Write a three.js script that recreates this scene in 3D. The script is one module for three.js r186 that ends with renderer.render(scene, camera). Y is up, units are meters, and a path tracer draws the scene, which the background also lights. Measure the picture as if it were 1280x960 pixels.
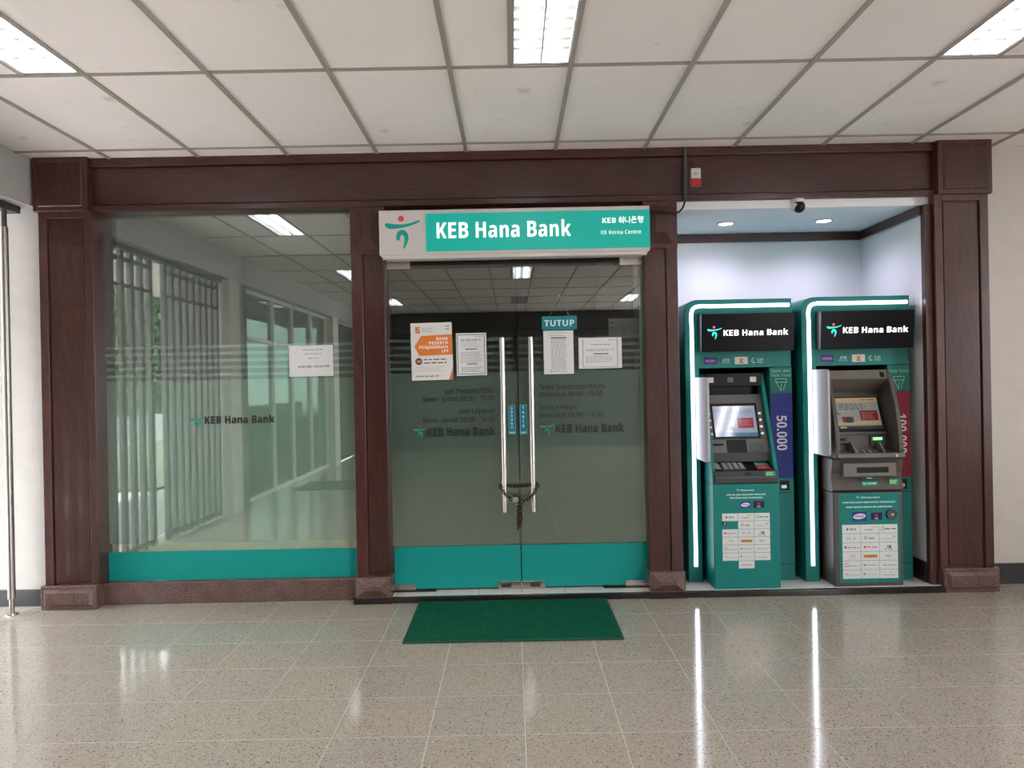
import * as THREE from 'three';
import { RoundedBoxGeometry } from 'three/addons/geometries/RoundedBoxGeometry.js';
import { TextGeometry } from 'three/addons/geometries/TextGeometry.js';
import { FontLoader } from 'three/addons/loaders/FontLoader.js';
import { ImprovedNoise } from 'three/addons/math/ImprovedNoise.js';
import { mergeGeometries } from 'three/addons/utils/BufferGeometryUtils.js';
import { RectAreaLightUniformsLib } from 'three/addons/lights/RectAreaLightUniformsLib.js';

// ------------------------------------------------------------------ camera, sky, exposure
const scene = new THREE.Scene();
const camera = new THREE.PerspectiveCamera(53.13, 4 / 3, 0.05, 200);
camera.position.set(0, 1.4532, 0);
camera.rotation.set(-0.0018, 0, -0.0195);
const renderer = new THREE.WebGLRenderer({ antialias: true });
renderer.toneMapping = THREE.LinearToneMapping;
renderer.toneMappingExposure = 1.58;
renderer.shadowMap.enabled = true;
RectAreaLightUniformsLib.init();
scene.background = new THREE.Color().setRGB(11.0, 11.1, 11.7);          // even overcast sky
const LAMP = new THREE.Color().setRGB(1.0, 0.95, 0.97), LAMP_POWER = 26;   // ceiling fluorescents
const SPOT_POWER = 1.5, SPOT = new THREE.Color().setRGB(0.87, 0.79, 1.06);   // downlights in the machine niche
const LED = new THREE.Color().setRGB(0.86, 0.88, 1.0), LED_POWER = 6;

// ------------------------------------------------------------------ helpers
let seed = 7;
const rnd = () => { seed = (seed * 1664525 + 1013904223) >>> 0; return seed / 4294967296; };
const perlin = new ImprovedNoise();
const fbm = (x, y, z, n = 4) => { let s = 0, a = 0.5; for (let i = 0; i < n; i++) { s += a * perlin.noise(x, y, z + i * 7.3); x *= 2; y *= 2; a *= 0.5; } return s; };
const clamp = (v, a = 0, b = 1) => Math.min(b, Math.max(a, v));
const used = new Map();
function numbered(name) { const n = used.get(name) ?? 0; used.set(name, n + 1); return n ? name + '_' + String(n).padStart(3, '0') : name; }
function tag(o, label, category, group) {
  o.userData.label = label;
  if (category) o.userData.category = category;
  if (group) o.userData.group = group;
  return o;
}
function shade(m) { m.castShadow = true; m.receiveShadow = true; return m; }
// geometries are given in world coordinates; a part is moved into the frame of what it belongs to
function part(name, geometry, material, parent, label) {
  const m = shade(new THREE.Mesh(geometry, material));
  m.name = name;
  let p = parent, at = new THREE.Vector3();
  while (p && p !== scene) { at.add(p.position); p = p.parent; }
  geometry.translate(-at.x, -at.y, -at.z);
  parent.add(m);
  if (label) m.userData.label = label;
  return m;
}
function placed(name, geometry, material, parent, x, y, z) {     // shared geometry, put at a world place
  const m = shade(new THREE.Mesh(geometry, material));
  m.name = name;
  let p = parent; const at = new THREE.Vector3(x, y, z);
  while (p && p !== scene) { at.sub(p.position); p = p.parent; }
  m.position.copy(at); parent.add(m);
  return m;
}
function group(name, pos) { const g = new THREE.Group(); g.name = numbered(name); g.position.set(...pos); scene.add(g); return g; }
function thing(name, label, category, pos, grp) { return tag(group(name, pos), label, category, grp); }
function struct(name, label, pos = [0, 0, 0]) { const g = group(name, pos); g.userData.kind = 'structure'; if (label) g.userData.label = label; return g; }
function metreUV(g, k = 1, swap = false) {
  const p = g.attributes.position, n = g.attributes.normal, uv = new Float32Array(p.count * 2);
  for (let i = 0; i < p.count; i++) {
    const ax = Math.abs(n.getX(i)), ay = Math.abs(n.getY(i)), az = Math.abs(n.getZ(i));
    let u, v;
    if (az >= ax && az >= ay) { u = p.getX(i); v = p.getY(i); } else if (ax >= ay) { u = p.getZ(i); v = p.getY(i); } else { u = p.getX(i); v = p.getZ(i); }
    uv[2 * i] = (swap ? v : u) * k; uv[2 * i + 1] = (swap ? u : v) * k;
  }
  g.setAttribute('uv', new THREE.BufferAttribute(uv, 2));
  return g;
}
// box from its faces; b > 0 rounds the edges
function B(x0, x1, y0, y1, z0, z1, b = 0, swap = false) {
  const w = x1 - x0, h = y1 - y0, d = z1 - z0;
  const g = b > 0 ? new RoundedBoxGeometry(w, h, d, 2, Math.min(b, w / 2.01, h / 2.01, d / 2.01)) : new THREE.BoxGeometry(w, h, d);
  g.translate((x0 + x1) / 2, (y0 + y1) / 2, (z0 + z1) / 2);
  return metreUV(g, 1, swap);
}
function printBox(x0, x1, y0, y1, z0, z1) {                       // front face carries uv 0..1
  return new THREE.BoxGeometry(x1 - x0, y1 - y0, z1 - z0).translate((x0 + x1) / 2, (y0 + y1) / 2, (z0 + z1) / 2);
}
function cyl(r0, r1, h, x, y, z, axis = 'y', seg = 24) {
  const g = new THREE.CylinderGeometry(r1, r0, h, seg);
  if (axis === 'x') g.rotateZ(Math.PI / 2);
  if (axis === 'z') g.rotateX(Math.PI / 2);
  return g.translate(x, y, z);
}
function tube(points, r, seg = 40, radial = 8) {
  return new THREE.TubeGeometry(new THREE.CatmullRomCurve3(points.map((p) => new THREE.Vector3(...p)), false, 'centripetal'), seg, r, radial);
}
// raised block face: a frustum standing on the plane z0, top at z1
function frustum(x0, x1, y0, y1, z0, z1, inset, insetY = inset) {
  const a = [[x0, y0, z0], [x1, y0, z0], [x1, y1, z0], [x0, y1, z0]], t = [[x0 + inset, y0 + insetY, z1], [x1 - inset, y0 + insetY, z1], [x1 - inset, y1 - insetY, z1], [x0 + inset, y1 - insetY, z1]];
  const v = []; const q = (p, r, s, u) => v.push(...p, ...r, ...s, ...p, ...s, ...u);
  q(t[0], t[1], t[2], t[3]);
  for (let i = 0; i < 4; i++) { const j = (i + 1) % 4; q(a[i], a[j], t[j], t[i]); }
  const g = new THREE.BufferGeometry();
  g.setAttribute('position', new THREE.BufferAttribute(new Float32Array(v), 3));
  g.computeVertexNormals();
  return metreUV(g);
}
// a profile in the (z, y) plane, extruded along x from x0 to x1
function sideProfile(points, x0, x1, bevel = 0) {
  const s = new THREE.Shape(points.map(([z, y]) => new THREE.Vector2(-z, y)));
  const g = new THREE.ExtrudeGeometry(s, { depth: x1 - x0 - 2 * bevel, bevelEnabled: bevel > 0, bevelSize: bevel, bevelThickness: bevel, bevelSegments: 2, bevelOffset: -bevel, curveSegments: 12 });
  g.translate(0, 0, bevel).rotateY(Math.PI / 2).translate(x0, 0, 0);   // extrude axis becomes +x, shape x becomes -z
  return metreUV(g);
}
function std(r, g, b, roughness = 0.6, o = {}) { return new THREE.MeshPhysicalMaterial({ color: new THREE.Color().setRGB(r, g, b), roughness, ...o }); }
function dataTexture(n, m, fn, srgb = true) {
  const d = new Uint8Array(n * m * 4);
  for (let y = 0; y < m; y++) for (let x = 0; x < n; x++) { const c = fn(x / n, y / m, x, y), o = (y * n + x) * 4; d[o] = c[0]; d[o + 1] = c[1]; d[o + 2] = c[2]; d[o + 3] = 255; }
  const t = new THREE.DataTexture(d, n, m);
  t.wrapS = t.wrapT = THREE.RepeatWrapping; t.magFilter = t.minFilter = THREE.LinearFilter;
  if (srgb) t.colorSpace = THREE.SRGBColorSpace;
  t.needsUpdate = true;
  return t;
}
function canvasTexture(w, h, draw) {
  const c = document.createElement('canvas'); c.width = w; c.height = h;
  const x = c.getContext('2d'); draw(x, w, h);
  const t = new THREE.CanvasTexture(c); t.colorSpace = THREE.SRGBColorSpace; t.magFilter = THREE.LinearFilter;
  return t;
}
function words(x, text, px, cx, cy, align = 'center', maxW = 0, weight = 'bold') {
  x.font = weight + ' ' + px + 'px sans-serif'; x.textAlign = 'left'; x.textBaseline = 'alphabetic';
  const w = x.measureText(text).width, k = maxW ? maxW / w : 1;
  x.save(); x.translate(align === 'center' ? cx - w * k / 2 : align === 'right' ? cx - w * k : cx, cy); x.scale(k, 1); x.fillText(text, 0, 0); x.restore();
}
function greyLines(x, x0, x1, y0, y1, n, colour, thick, jitter = 0.25) {          // print too small to read
  x.fillStyle = colour;
  for (let i = 0; i < n; i++) {
    const y = y0 + (y1 - y0) * i / Math.max(1, n - 1); let p = x0; const end = x1 - (x1 - x0) * jitter * rnd();
    while (p < end) { const w = thick * (2 + 4 * rnd()); x.fillRect(p, y, Math.min(w, end - p), thick); p += w + thick * 1.2; }
  }
}
const bold = await new FontLoader().loadAsync('fonts/droid/droid_sans_bold.typeface.json');
const regular = await new FontLoader().loadAsync('fonts/droid/droid_sans_regular.typeface.json');
// lettering: left edge x0, right edge x1, baseline y, capital height cap, standing on the plane z
function lettering(text, x0, x1, y, cap, z, font = bold, depth = 0.0012) {
  const g = new TextGeometry(text, { font, size: 1, depth: 0.1, curveSegments: 4 });
  g.computeBoundingBox(); const b = g.boundingBox;
  g.translate(-b.min.x, 0, 0);
  const h = new TextGeometry('H', { font, size: 1, depth: 0.1, curveSegments: 1 }); h.computeBoundingBox();
  g.scale((x1 - x0) / (b.max.x - b.min.x), cap / h.boundingBox.max.y, depth / 0.1);
  return g.translate(x0, y, z);
}
// the bank's emblem: head, arms and legs, in units of a tenth of its width, centre at the origin
const P2 = (x, y) => [(x - 880) / 45, -(y - 545) / 45];
function emblemShapes() {
  const arms = new THREE.Shape(), legs = new THREE.Shape(), head = new THREE.Shape();
  arms.moveTo(...P2(672, 418)); arms.bezierCurveTo(...P2(740, 425), ...P2(800, 440), ...P2(880, 437)); arms.bezierCurveTo(...P2(965, 433), ...P2(1030, 410), ...P2(1095, 388));
  arms.quadraticCurveTo(...P2(1112, 393), ...P2(1100, 408)); arms.bezierCurveTo(...P2(1010, 462), ...P2(880, 492), ...P2(720, 496)); arms.bezierCurveTo(...P2(665, 488), ...P2(638, 428), ...P2(672, 418));
  legs.moveTo(...P2(800, 600)); legs.bezierCurveTo(...P2(800, 545), ...P2(830, 508), ...P2(878, 508)); legs.bezierCurveTo(...P2(930, 508), ...P2(958, 560), ...P2(957, 605));
  legs.bezierCurveTo(...P2(955, 670), ...P2(925, 720), ...P2(893, 752)); legs.quadraticCurveTo(...P2(884, 748), ...P2(887, 735)); legs.bezierCurveTo(...P2(900, 690), ...P2(908, 640), ...P2(902, 605));
  legs.bezierCurveTo(...P2(895, 568), ...P2(868, 566), ...P2(857, 585)); legs.bezierCurveTo(...P2(848, 605), ...P2(852, 640), ...P2(830, 648)); legs.bezierCurveTo(...P2(805, 645), ...P2(798, 625), ...P2(800, 600));
  head.absarc(...P2(865, 366), 0.86, 0, 2 * Math.PI, false);
  return { arms, legs, head };
}
function emblem(parent, x, y, width, z, teal, red) {
  const s = emblemShapes(), k = width / 10;
  for (const n of ['arms', 'legs', 'head']) {
    const g = new THREE.ExtrudeGeometry(s[n], { depth: 0.0012 / k, bevelEnabled: false, curveSegments: 8 }).scale(k, k, k).translate(x, y, z);
    part('emblem_' + n, g, n === 'head' ? red : teal, parent);
  }
}
function drawEmblem(x, cx, cy, width, teal, red) {
  const s = emblemShapes(), k = width / 10;
  for (const n of ['arms', 'legs', 'head']) {
    x.fillStyle = n === 'head' ? red : teal; x.beginPath();
    s[n].getPoints(10).forEach((p, i) => (i ? x.lineTo(cx + p.x * k, cy - p.y * k) : x.moveTo(cx + p.x * k, cy - p.y * k)));
    x.fill();
  }
}
function areaLight(parent, colour, power, w, h, x, y, z, look) {
  const l = new THREE.RectAreaLight(colour, power, w, h);
  let p = parent; const at = new THREE.Vector3(x, y, z);
  while (p && p !== scene) { at.sub(p.position); p = p.parent; }
  l.position.copy(at); parent.add(l);
  l.rotation.set(...look);
  return l;
}
const DOWN = [-Math.PI / 2, 0, 0], FRONT = [0, Math.PI, 0];

// ------------------------------------------------------------------ materials
const woodTex = dataTexture(512, 1024, (u, v) => {
  const warp = fbm(u * 6, v * 2, 1, 3) * 0.6, ring = Math.sin((u * 16 + warp * 5 + v * 1.2) * 6.28) * 0.5 + 0.5;
  const fine = perlin.noise(u * 160, v * 7, 3), broad = fbm(u * 3, v * 1.5, 9, 3);
  const k = 0.94 + 0.16 * (ring - 0.5) + 0.14 * fine + 0.36 * broad;
  return [clamp(84 * k, 0, 255), clamp(46 * k, 0, 255), clamp(40 * k, 0, 255)];
});
const wood = new THREE.MeshPhysicalMaterial({ map: woodTex, color: new THREE.Color().setRGB(0.76, 0.64, 0.62), roughness: 0.34, clearcoat: 0.3, clearcoatRoughness: 0.16 });
const woodSmooth = new THREE.MeshPhysicalMaterial({ map: woodTex, roughness: 0.28, clearcoat: 0.45, clearcoatRoughness: 0.1, color: new THREE.Color().setRGB(0.62, 0.52, 0.50) });
const graniteTex = dataTexture(512, 512, (u, v, x, y) => {
  const a = perlin.noise(u * 90, v * 90, 2), b = perlin.noise(u * 40, v * 40, 5), c = fbm(u * 5, v * 5, 7, 3);
  const k = 1 + 0.28 * a + 0.22 * b + 0.25 * c;
  return [clamp(101 * k, 0, 255), clamp(79 * k, 0, 255), clamp(75 * k, 0, 255)];
});
for (const t of [graniteTex]) t.repeat.set(2, 2);
const granite = new THREE.MeshPhysicalMaterial({ map: graniteTex, roughness: 0.16 });
const darkGranite = std(0.018, 0.014, 0.015, 0.12);
const terrazzoTex = dataTexture(1024, 1024, (() => {
  const N = 1024, f = new Float32Array(N * N), hue = new Float32Array(N * N);
  for (let i = 0; i < 32000; i++) {
    const cx = rnd() * N, cy = rnd() * N, r = 0.7 + 1.9 * rnd() * rnd(), d = rnd() < 0.62 ? -(0.12 + 0.45 * rnd()) : 0.08 + 0.18 * rnd(), w = rnd() - 0.5, e = 0.6 + 0.8 * rnd();
    for (let y = -4; y <= 4; y++) for (let x = -4; x <= 4; x++) if (x * x * e + y * y / e < r * r) { const k = ((Math.floor(cy) + y + N) % N) * N + (Math.floor(cx) + x + N) % N; f[k] = d; hue[k] = w; }
  }
  return (u, v, x, y) => {
    const k = y * N + x, n = 0.05 * perlin.noise(x * 0.35, y * 0.35, 1), l = 1 + f[k] + n;
    return [clamp(166 * l + 8 * hue[k], 0, 255), clamp(158 * l, 0, 255), clamp(146 * l - 10 * hue[k], 0, 255)];
  };
})());
terrazzoTex.repeat.set(1 / 1.6, 1 / 1.6);
const waveTex = dataTexture(512, 512, (u, v) => { const s = (a) => fbm(a * 6, v * 6, 4, 3); const k = 128 + 120 * (s(u) * (1 - u) + s(u - 1) * u); return [k, k, k]; }, false);
waveTex.repeat.set(0.7, 0.7);
const tileMats = [[0.96, 0.965, 0.96], [0.93, 0.94, 0.94], [0.975, 0.97, 0.95], [0.945, 0.955, 0.955]].map((c) => new THREE.MeshPhysicalMaterial({ map: terrazzoTex, color: new THREE.Color().setRGB(...c), roughness: 0.1, bumpMap: waveTex, bumpScale: 0.0012, specularIntensity: 1 }));
const grout = std(0.56, 0.545, 0.50, 0.6);
const plasterTex = dataTexture(256, 256, (u, v) => { const k = 236 + 10 * fbm(u * 8, v * 8, 3, 4); return [k, k * 0.985, k * 0.965]; });
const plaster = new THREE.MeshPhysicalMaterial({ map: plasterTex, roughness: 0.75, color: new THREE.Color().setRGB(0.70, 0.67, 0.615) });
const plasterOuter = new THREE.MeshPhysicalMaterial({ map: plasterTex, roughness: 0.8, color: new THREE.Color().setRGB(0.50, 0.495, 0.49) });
const nicheWhite = std(0.80, 0.80, 0.80, 0.55);
const blackSkirting = std(0.03, 0.031, 0.033, 0.35);
const boardTex = dataTexture(512, 512, (u, v) => { const b = fbm(u * 2.5, v * 2.5, 2, 4), s = clamp(fbm(u * 11, v * 11, 8, 3) - 0.34) * 160; const k = 244 + 8 * b; return [k - s, k * 0.97 - s, k * 0.945 - s]; });
boardTex.repeat.set(0.45, 0.45);
const boards = [1, 0.97, 1.03, 0.95].map((k) => new THREE.MeshPhysicalMaterial({ map: boardTex, color: new THREE.Color().setRGB(k, k, k), roughness: 0.85 }));
const teeMetal = std(0.36, 0.325, 0.28, 0.6);
const steel = new THREE.MeshPhysicalMaterial({ color: new THREE.Color().setRGB(0.62, 0.58, 0.54), roughness: 0.25, metalness: 1 });
const satin = new THREE.MeshPhysicalMaterial({ color: new THREE.Color().setRGB(0.66, 0.61, 0.56), roughness: 0.42, metalness: 0.85 });
const postSteel = new THREE.MeshPhysicalMaterial({ color: new THREE.Color().setRGB(0.33, 0.31, 0.28), roughness: 0.3, metalness: 0.9 });
const darkMetal = std(0.055, 0.052, 0.052, 0.45, { metalness: 0.5 });
const slatMetal = std(0.07, 0.062, 0.058, 0.5, { metalness: 0.3 });
const rust = std(0.045, 0.026, 0.02, 0.6, { metalness: 0.6 });
const doorGlass = new THREE.MeshPhysicalMaterial({ color: new THREE.Color().setRGB(0.90, 0.95, 0.92), roughness: 0, transmission: 1, thickness: 0, ior: 2.25 });
const windowGlass = new THREE.MeshPhysicalMaterial({ color: new THREE.Color().setRGB(0.86, 0.95, 0.90), roughness: 0, transmission: 0.95, thickness: 0, ior: 2.45 });
const clearPane = new THREE.MeshPhysicalMaterial({ color: new THREE.Color().setRGB(0.93, 0.96, 0.95), roughness: 0, transmission: 1, thickness: 0, ior: 1.5 });
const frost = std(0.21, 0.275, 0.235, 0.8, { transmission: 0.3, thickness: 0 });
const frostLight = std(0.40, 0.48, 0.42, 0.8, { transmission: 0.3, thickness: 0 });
const tealFilm = std(0.004, 0.285, 0.25, 0.6, { specularIntensity: 0.5 });
const tealInk = std(0.0, 0.30, 0.24, 0.5), redInk = std(0.55, 0.04, 0.09, 0.5), blackInk = std(0.012, 0.012, 0.013, 0.5);
const paperSide = std(0.72, 0.72, 0.70, 0.8);
const edgeGlass = std(0.30, 0.42, 0.36, 0.3);
const whitePlastic = std(0.64, 0.60, 0.56, 0.4);
const teal = std(0.010, 0.185, 0.165, 0.4, { specularIntensity: 0.5 });
const tealBright = std(0.006, 0.20, 0.178, 0.42, { specularIntensity: 0.5 });
const black = std(0.010, 0.010, 0.011, 0.35, { specularIntensity: 0.3 }), blackMatt = std(0.008, 0.008, 0.009, 0.8);
const machineGrey = std(0.125, 0.122, 0.112, 0.5), machineDark = std(0.034, 0.032, 0.030, 0.5), machineBrown = std(0.074, 0.064, 0.056, 0.5), machineTaupe = std(0.155, 0.138, 0.115, 0.5);
const shieldGrey = std(0.40, 0.405, 0.43, 0.45);
const keyMetal = std(0.5, 0.5, 0.5, 0.35, { metalness: 0.7 });
const lampGlow = (c, k) => new THREE.MeshStandardMaterial({ color: 0xffffff, emissive: c, emissiveIntensity: k, roughness: 0.5 });

// ------------------------------------------------------------------ floor
{
  const floor = struct('floor', 'polished beige terrazzo tile floor of the hall');
  const bed = B(-3.55, 5.35, -0.2, -0.0008, -5.34, 0.43);
  part('grout_bed', bed, grout, floor);
  const rear = part('rear_paving', B(-3.55, 5.35, -0.2, 0, 0.43, 6.75), tileMats[0], floor);
  rear.userData.kind = 'structure';
  const T = 0.4, gap = 0.0028;
  for (let j = -11; j <= 3; j++) for (let i = -5; i <= 17; i++) {
    const x0 = Math.max(-3.5, -1.5734 + i * T), x1 = Math.min(5.3, -1.5734 + (i + 1) * T), zb = -(3.9696 + j * T), z1 = Math.min(zb, 0.43), z0 = Math.max(zb - T, -5.33);
    if (x1 - x0 < 0.05 || z1 - z0 < 0.03) continue;
    part('floor_tile', B(x0 + gap / 2, x1 - gap / 2, -0.012, 0, z0 + gap * 0.85, z1 - gap * 0.85), tileMats[Math.floor(rnd() * 4)], floor);
  }
}
// ------------------------------------------------------------------ ceiling
const GX = -2.0787, GZ = 3.7912, CY = 3.012;
const fixtureCells = [];
{
  const ceiling = struct('ceiling', 'suspended ceiling of off-white boards in a grey metal grid');
  part('ceiling_slab', B(-3.6, 5.6, 3.06, 3.2, -9.3, 6.9), plaster, ceiling);
  const t = 0.012;
  for (let i = -2; i <= 12; i++) {
    const x = GX + i * 0.6;
    if (x < -3.19 || x > 5.29) continue;
    part('ceiling_runner', B(x - t, x + t, CY - 0.004, CY + 0.03, -5.32, 6.62), teeMetal, ceiling);
  }
  for (let j = 1; j >= -8; j--) { const z = -(GZ + j * 1.2); if (z > 6.5) continue; part('ceiling_cross_tee', B(-3.2, 5.3, CY - 0.003, CY + 0.03, z - t, z + t), teeMetal, ceiling); }
  for (let j = 2; j >= -9; j--) for (let i = -2; i <= 12; i++) {
    let x0 = Math.max(-3.2, GX + i * 0.6), x1 = Math.min(5.3, GX + (i + 1) * 0.6), z1 = Math.min(6.62, -(GZ + (j - 1) * 1.2)), z0 = Math.max(-5.32, -(GZ + j * 1.2));
    if (x1 - x0 < 0.05 || z1 - z0 < 0.05) continue;
    if ((i === -1 || i === 3 || i === 7) && (j === 0 || j === -3 || j === -6)) {
      if (i === 7) { fixtureCells.push([x0, x0 + 0.3, z0, z1, i, j]); x0 += 0.3; } else { fixtureCells.push([x1 - 0.3, x1, z0, z1, i, j]); x1 -= 0.3; }
      const xe = i === 7 ? x0 : x1;
      part('ceiling_tee', B(xe - t, xe + t, CY - 0.003, CY + 0.03, z0, z1), teeMetal, ceiling);
    }
    const y = CY + 0.003 + 0.002 * rnd();
    part('ceiling_board', B(x0 + 0.008, x1 - 0.008, y, y + 0.014, z0 + 0.008, z1 - 0.008), boards[Math.floor(rnd() * 4)], ceiling);
  }
}
// ------------------------------------------------------------------ walls, openings
{
  const wl = struct('wall_left', 'white left side wall with wide barred openings');
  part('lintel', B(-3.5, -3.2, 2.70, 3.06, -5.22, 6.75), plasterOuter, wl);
  part('pier', B(-3.5, -3.2, 0, 2.70, -1.78, -1.45), plaster, wl);
  part('dark_panel', B(-3.45, -3.25, 0, 2.70, -1.45, -1.08), std(0.10, 0.11, 0.10, 0.6), wl);
  part('pier', B(-3.5, -3.2, 0, 2.70, 3.3, 3.7), plaster, wl);
  part('pier', B(-3.5, -3.2, 0, 2.70, 6.2, 6.75), plaster, wl);
  const wb = struct('wall_bank_side', 'white end wall of the bank beside the left opening');
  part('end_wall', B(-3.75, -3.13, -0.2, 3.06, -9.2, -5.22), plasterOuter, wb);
  const wf = struct('wall_front_right', 'plain white wall to the right of the wooden bank front');
  part('wall_face', B(3.19, 5.6, -0.2, 3.06, -5.5, -5.30), plaster, wf);
  const wr = struct('wall_right', 'right side wall of the hall');
  part('wall_face', B(5.3, 5.6, -0.2, 3.06, -5.30, -3.5), plaster, wr);
  part('wall_face', B(5.3, 5.6, -0.2, 3.06, -2.2, 2.4), plaster, wr);
  part('wall_face', B(5.3, 5.6, -0.2, 3.06, 6.3, 6.9), plaster, wr);
  part('lintel', B(5.3, 5.6, 2.75, 3.06, 2.4, 6.3), plaster, wr);
  part('parapet', B(5.3, 5.6, -0.2, 0.9, -3.5, -2.2), plaster, wr);
  part('lintel', B(5.3, 5.6, 2.75, 3.06, -3.5, -2.2), plaster, wr);
  const bk = struct('wall_back', 'dark panelled wall at the far end of the hall behind the viewer');
  part('wall_face', B(-3.6, 5.6, -0.2, 3.06, 6.62, 6.9), std(0.055, 0.05, 0.045, 0.6), bk);
  part('cross_beam', B(-3.2, 5.3, 2.62, 3.0, 6.3, 6.62), std(0.04, 0.033, 0.03, 0.5), bk);
  const s1 = struct('baseboard_right', 'black skirting along the white wall right of the bank front');
  part('skirting', B(3.2, 5.3, 0, 0.142, -5.30, -5.287, 0.003), blackSkirting, s1);
  const s2 = struct('baseboard_left', 'black skirting on the white wall end behind the steel post');
  part('skirting', B(-3.75, -3.1, -0.012, 0.112, -5.22, -5.207, 0.003), blackSkirting, s2);
  // glazed screen further back in the left wall
  const w2 = struct('window_2', 'white framed glazing in the left wall behind the viewer');
  const white = std(0.72, 0.72, 0.70, 0.4);
  for (const z of [-1.05, 0.2, 1.15, 2.2, 3.25]) part('mullion', B(-3.40, -3.32, 0, 2.70, z, z + 0.05), white, w2);
  for (const y of [0, 2.05, 2.65]) part('transom', B(-3.39, -3.33, y, y + 0.05, -1.1, 3.3), white, w2);
  const tinted = new THREE.MeshPhysicalMaterial({ color: new THREE.Color().setRGB(0.24, 0.29, 0.26), roughness: 0, transmission: 1, thickness: 0, ior: 1.5 });
  for (const [a, b] of [[3.72, 6.18], [-1.0, 0.2], [0.25, 1.15], [1.2, 2.2], [2.25, 3.25]]) part('glass_pane', B(-3.365, -3.355, 0.05, 2.65, a, b), tinted, w2);
  // bank interior, dark behind the glass
  const it = struct('wall_interior', 'unlit bank room behind the glass front');
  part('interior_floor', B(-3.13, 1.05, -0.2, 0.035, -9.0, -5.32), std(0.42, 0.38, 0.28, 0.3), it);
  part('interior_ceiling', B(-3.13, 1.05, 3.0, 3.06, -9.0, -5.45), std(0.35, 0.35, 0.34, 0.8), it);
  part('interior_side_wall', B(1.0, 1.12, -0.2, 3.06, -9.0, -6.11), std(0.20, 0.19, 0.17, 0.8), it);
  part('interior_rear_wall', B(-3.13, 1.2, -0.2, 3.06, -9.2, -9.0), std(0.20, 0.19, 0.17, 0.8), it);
}
// outside the left openings
{
  const g = struct('ground', 'pale concrete yard outside the left openings');
  part('yard', B(-30, -3.5, -0.25, -0.03, -14, 40), std(0.56, 0.54, 0.53, 0.9), g);
  part('path', B(-5.2, -3.6, -0.04, -0.02, -3.2, 12), std(0.17, 0.165, 0.16, 0.9), g);
  part('lawn', B(-9.9, -5.2, -0.03, 0.02, 0.6, 40), std(0.07, 0.095, 0.05, 0.95), g);
  part('yard', B(5.6, 30, -0.25, -0.03, -14, 40), std(0.56, 0.54, 0.53, 0.9), g);
  const ev = struct('roof_eave', 'deep eaves along both sides of the hall');
  part('eave', B(-5.7, -3.5, 2.95, 3.15, -9.3, 9), plaster, ev);
  part('eave', B(5.6, 7.0, 2.95, 3.15, -9.3, 9), plaster, ev);
  const w = struct('wall_yard', 'low white boundary wall outside');
  part('yard_wall', B(-10.2, -10.0, -0.03, 0.75, -12, 26), std(0.16, 0.17, 0.16, 0.8), w);
  const leaf = new THREE.PlaneGeometry(0.24, 0.13), lm = std(0.06, 0.12, 0.035, 0.8, { transmission: 0.25, thickness: 0, side: THREE.DoubleSide });
  const n = 60000, im = new THREE.InstancedMesh(leaf, lm, n), M = new THREE.Matrix4(), q = new THREE.Quaternion(), e = new THREE.Euler();
  for (let i = 0; i < n; i++) {
    let z = 3.5 + 17.5 * rnd(); if (z > 12.9 && z < 13.7) z += 1.6;
    const top = 5.0 + 0.8 * perlin.noise(z * 1.3, 2, 1);
    e.set(rnd() * 6, rnd() * 6, rnd() * 6); q.setFromEuler(e);
    M.compose(new THREE.Vector3(-10.9 - 0.9 * rnd(), 0.0 + top * rnd(), z), q, new THREE.Vector3(1, 1, 1).multiplyScalar(0.7 + 0.9 * rnd()));
    im.setMatrixAt(i, M);
  }
  im.name = 'hedge_foliage'; shade(im); im.userData.kind = 'stuff'; tag(im, 'tall green hedge behind the low yard wall, seen only as a reflection', 'hedge'); scene.add(im);
  const b = thing('outside_building', 'pale building across the yard seen mirrored in the window gap', 'building', [-18, 0, 0]);
  part('block', B(-21, -17, -0.03, 7.5, -6, 34), std(0.22, 0.21, 0.21, 0.9), b);
  for (let k = 0; k < 12; k++) for (const y of [1.2, 4.0]) part('window', B(-17.06, -16.98, y, y + 1.4, -8 + k * 2.8, -6.6 + k * 2.8), black, b);
}
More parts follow.
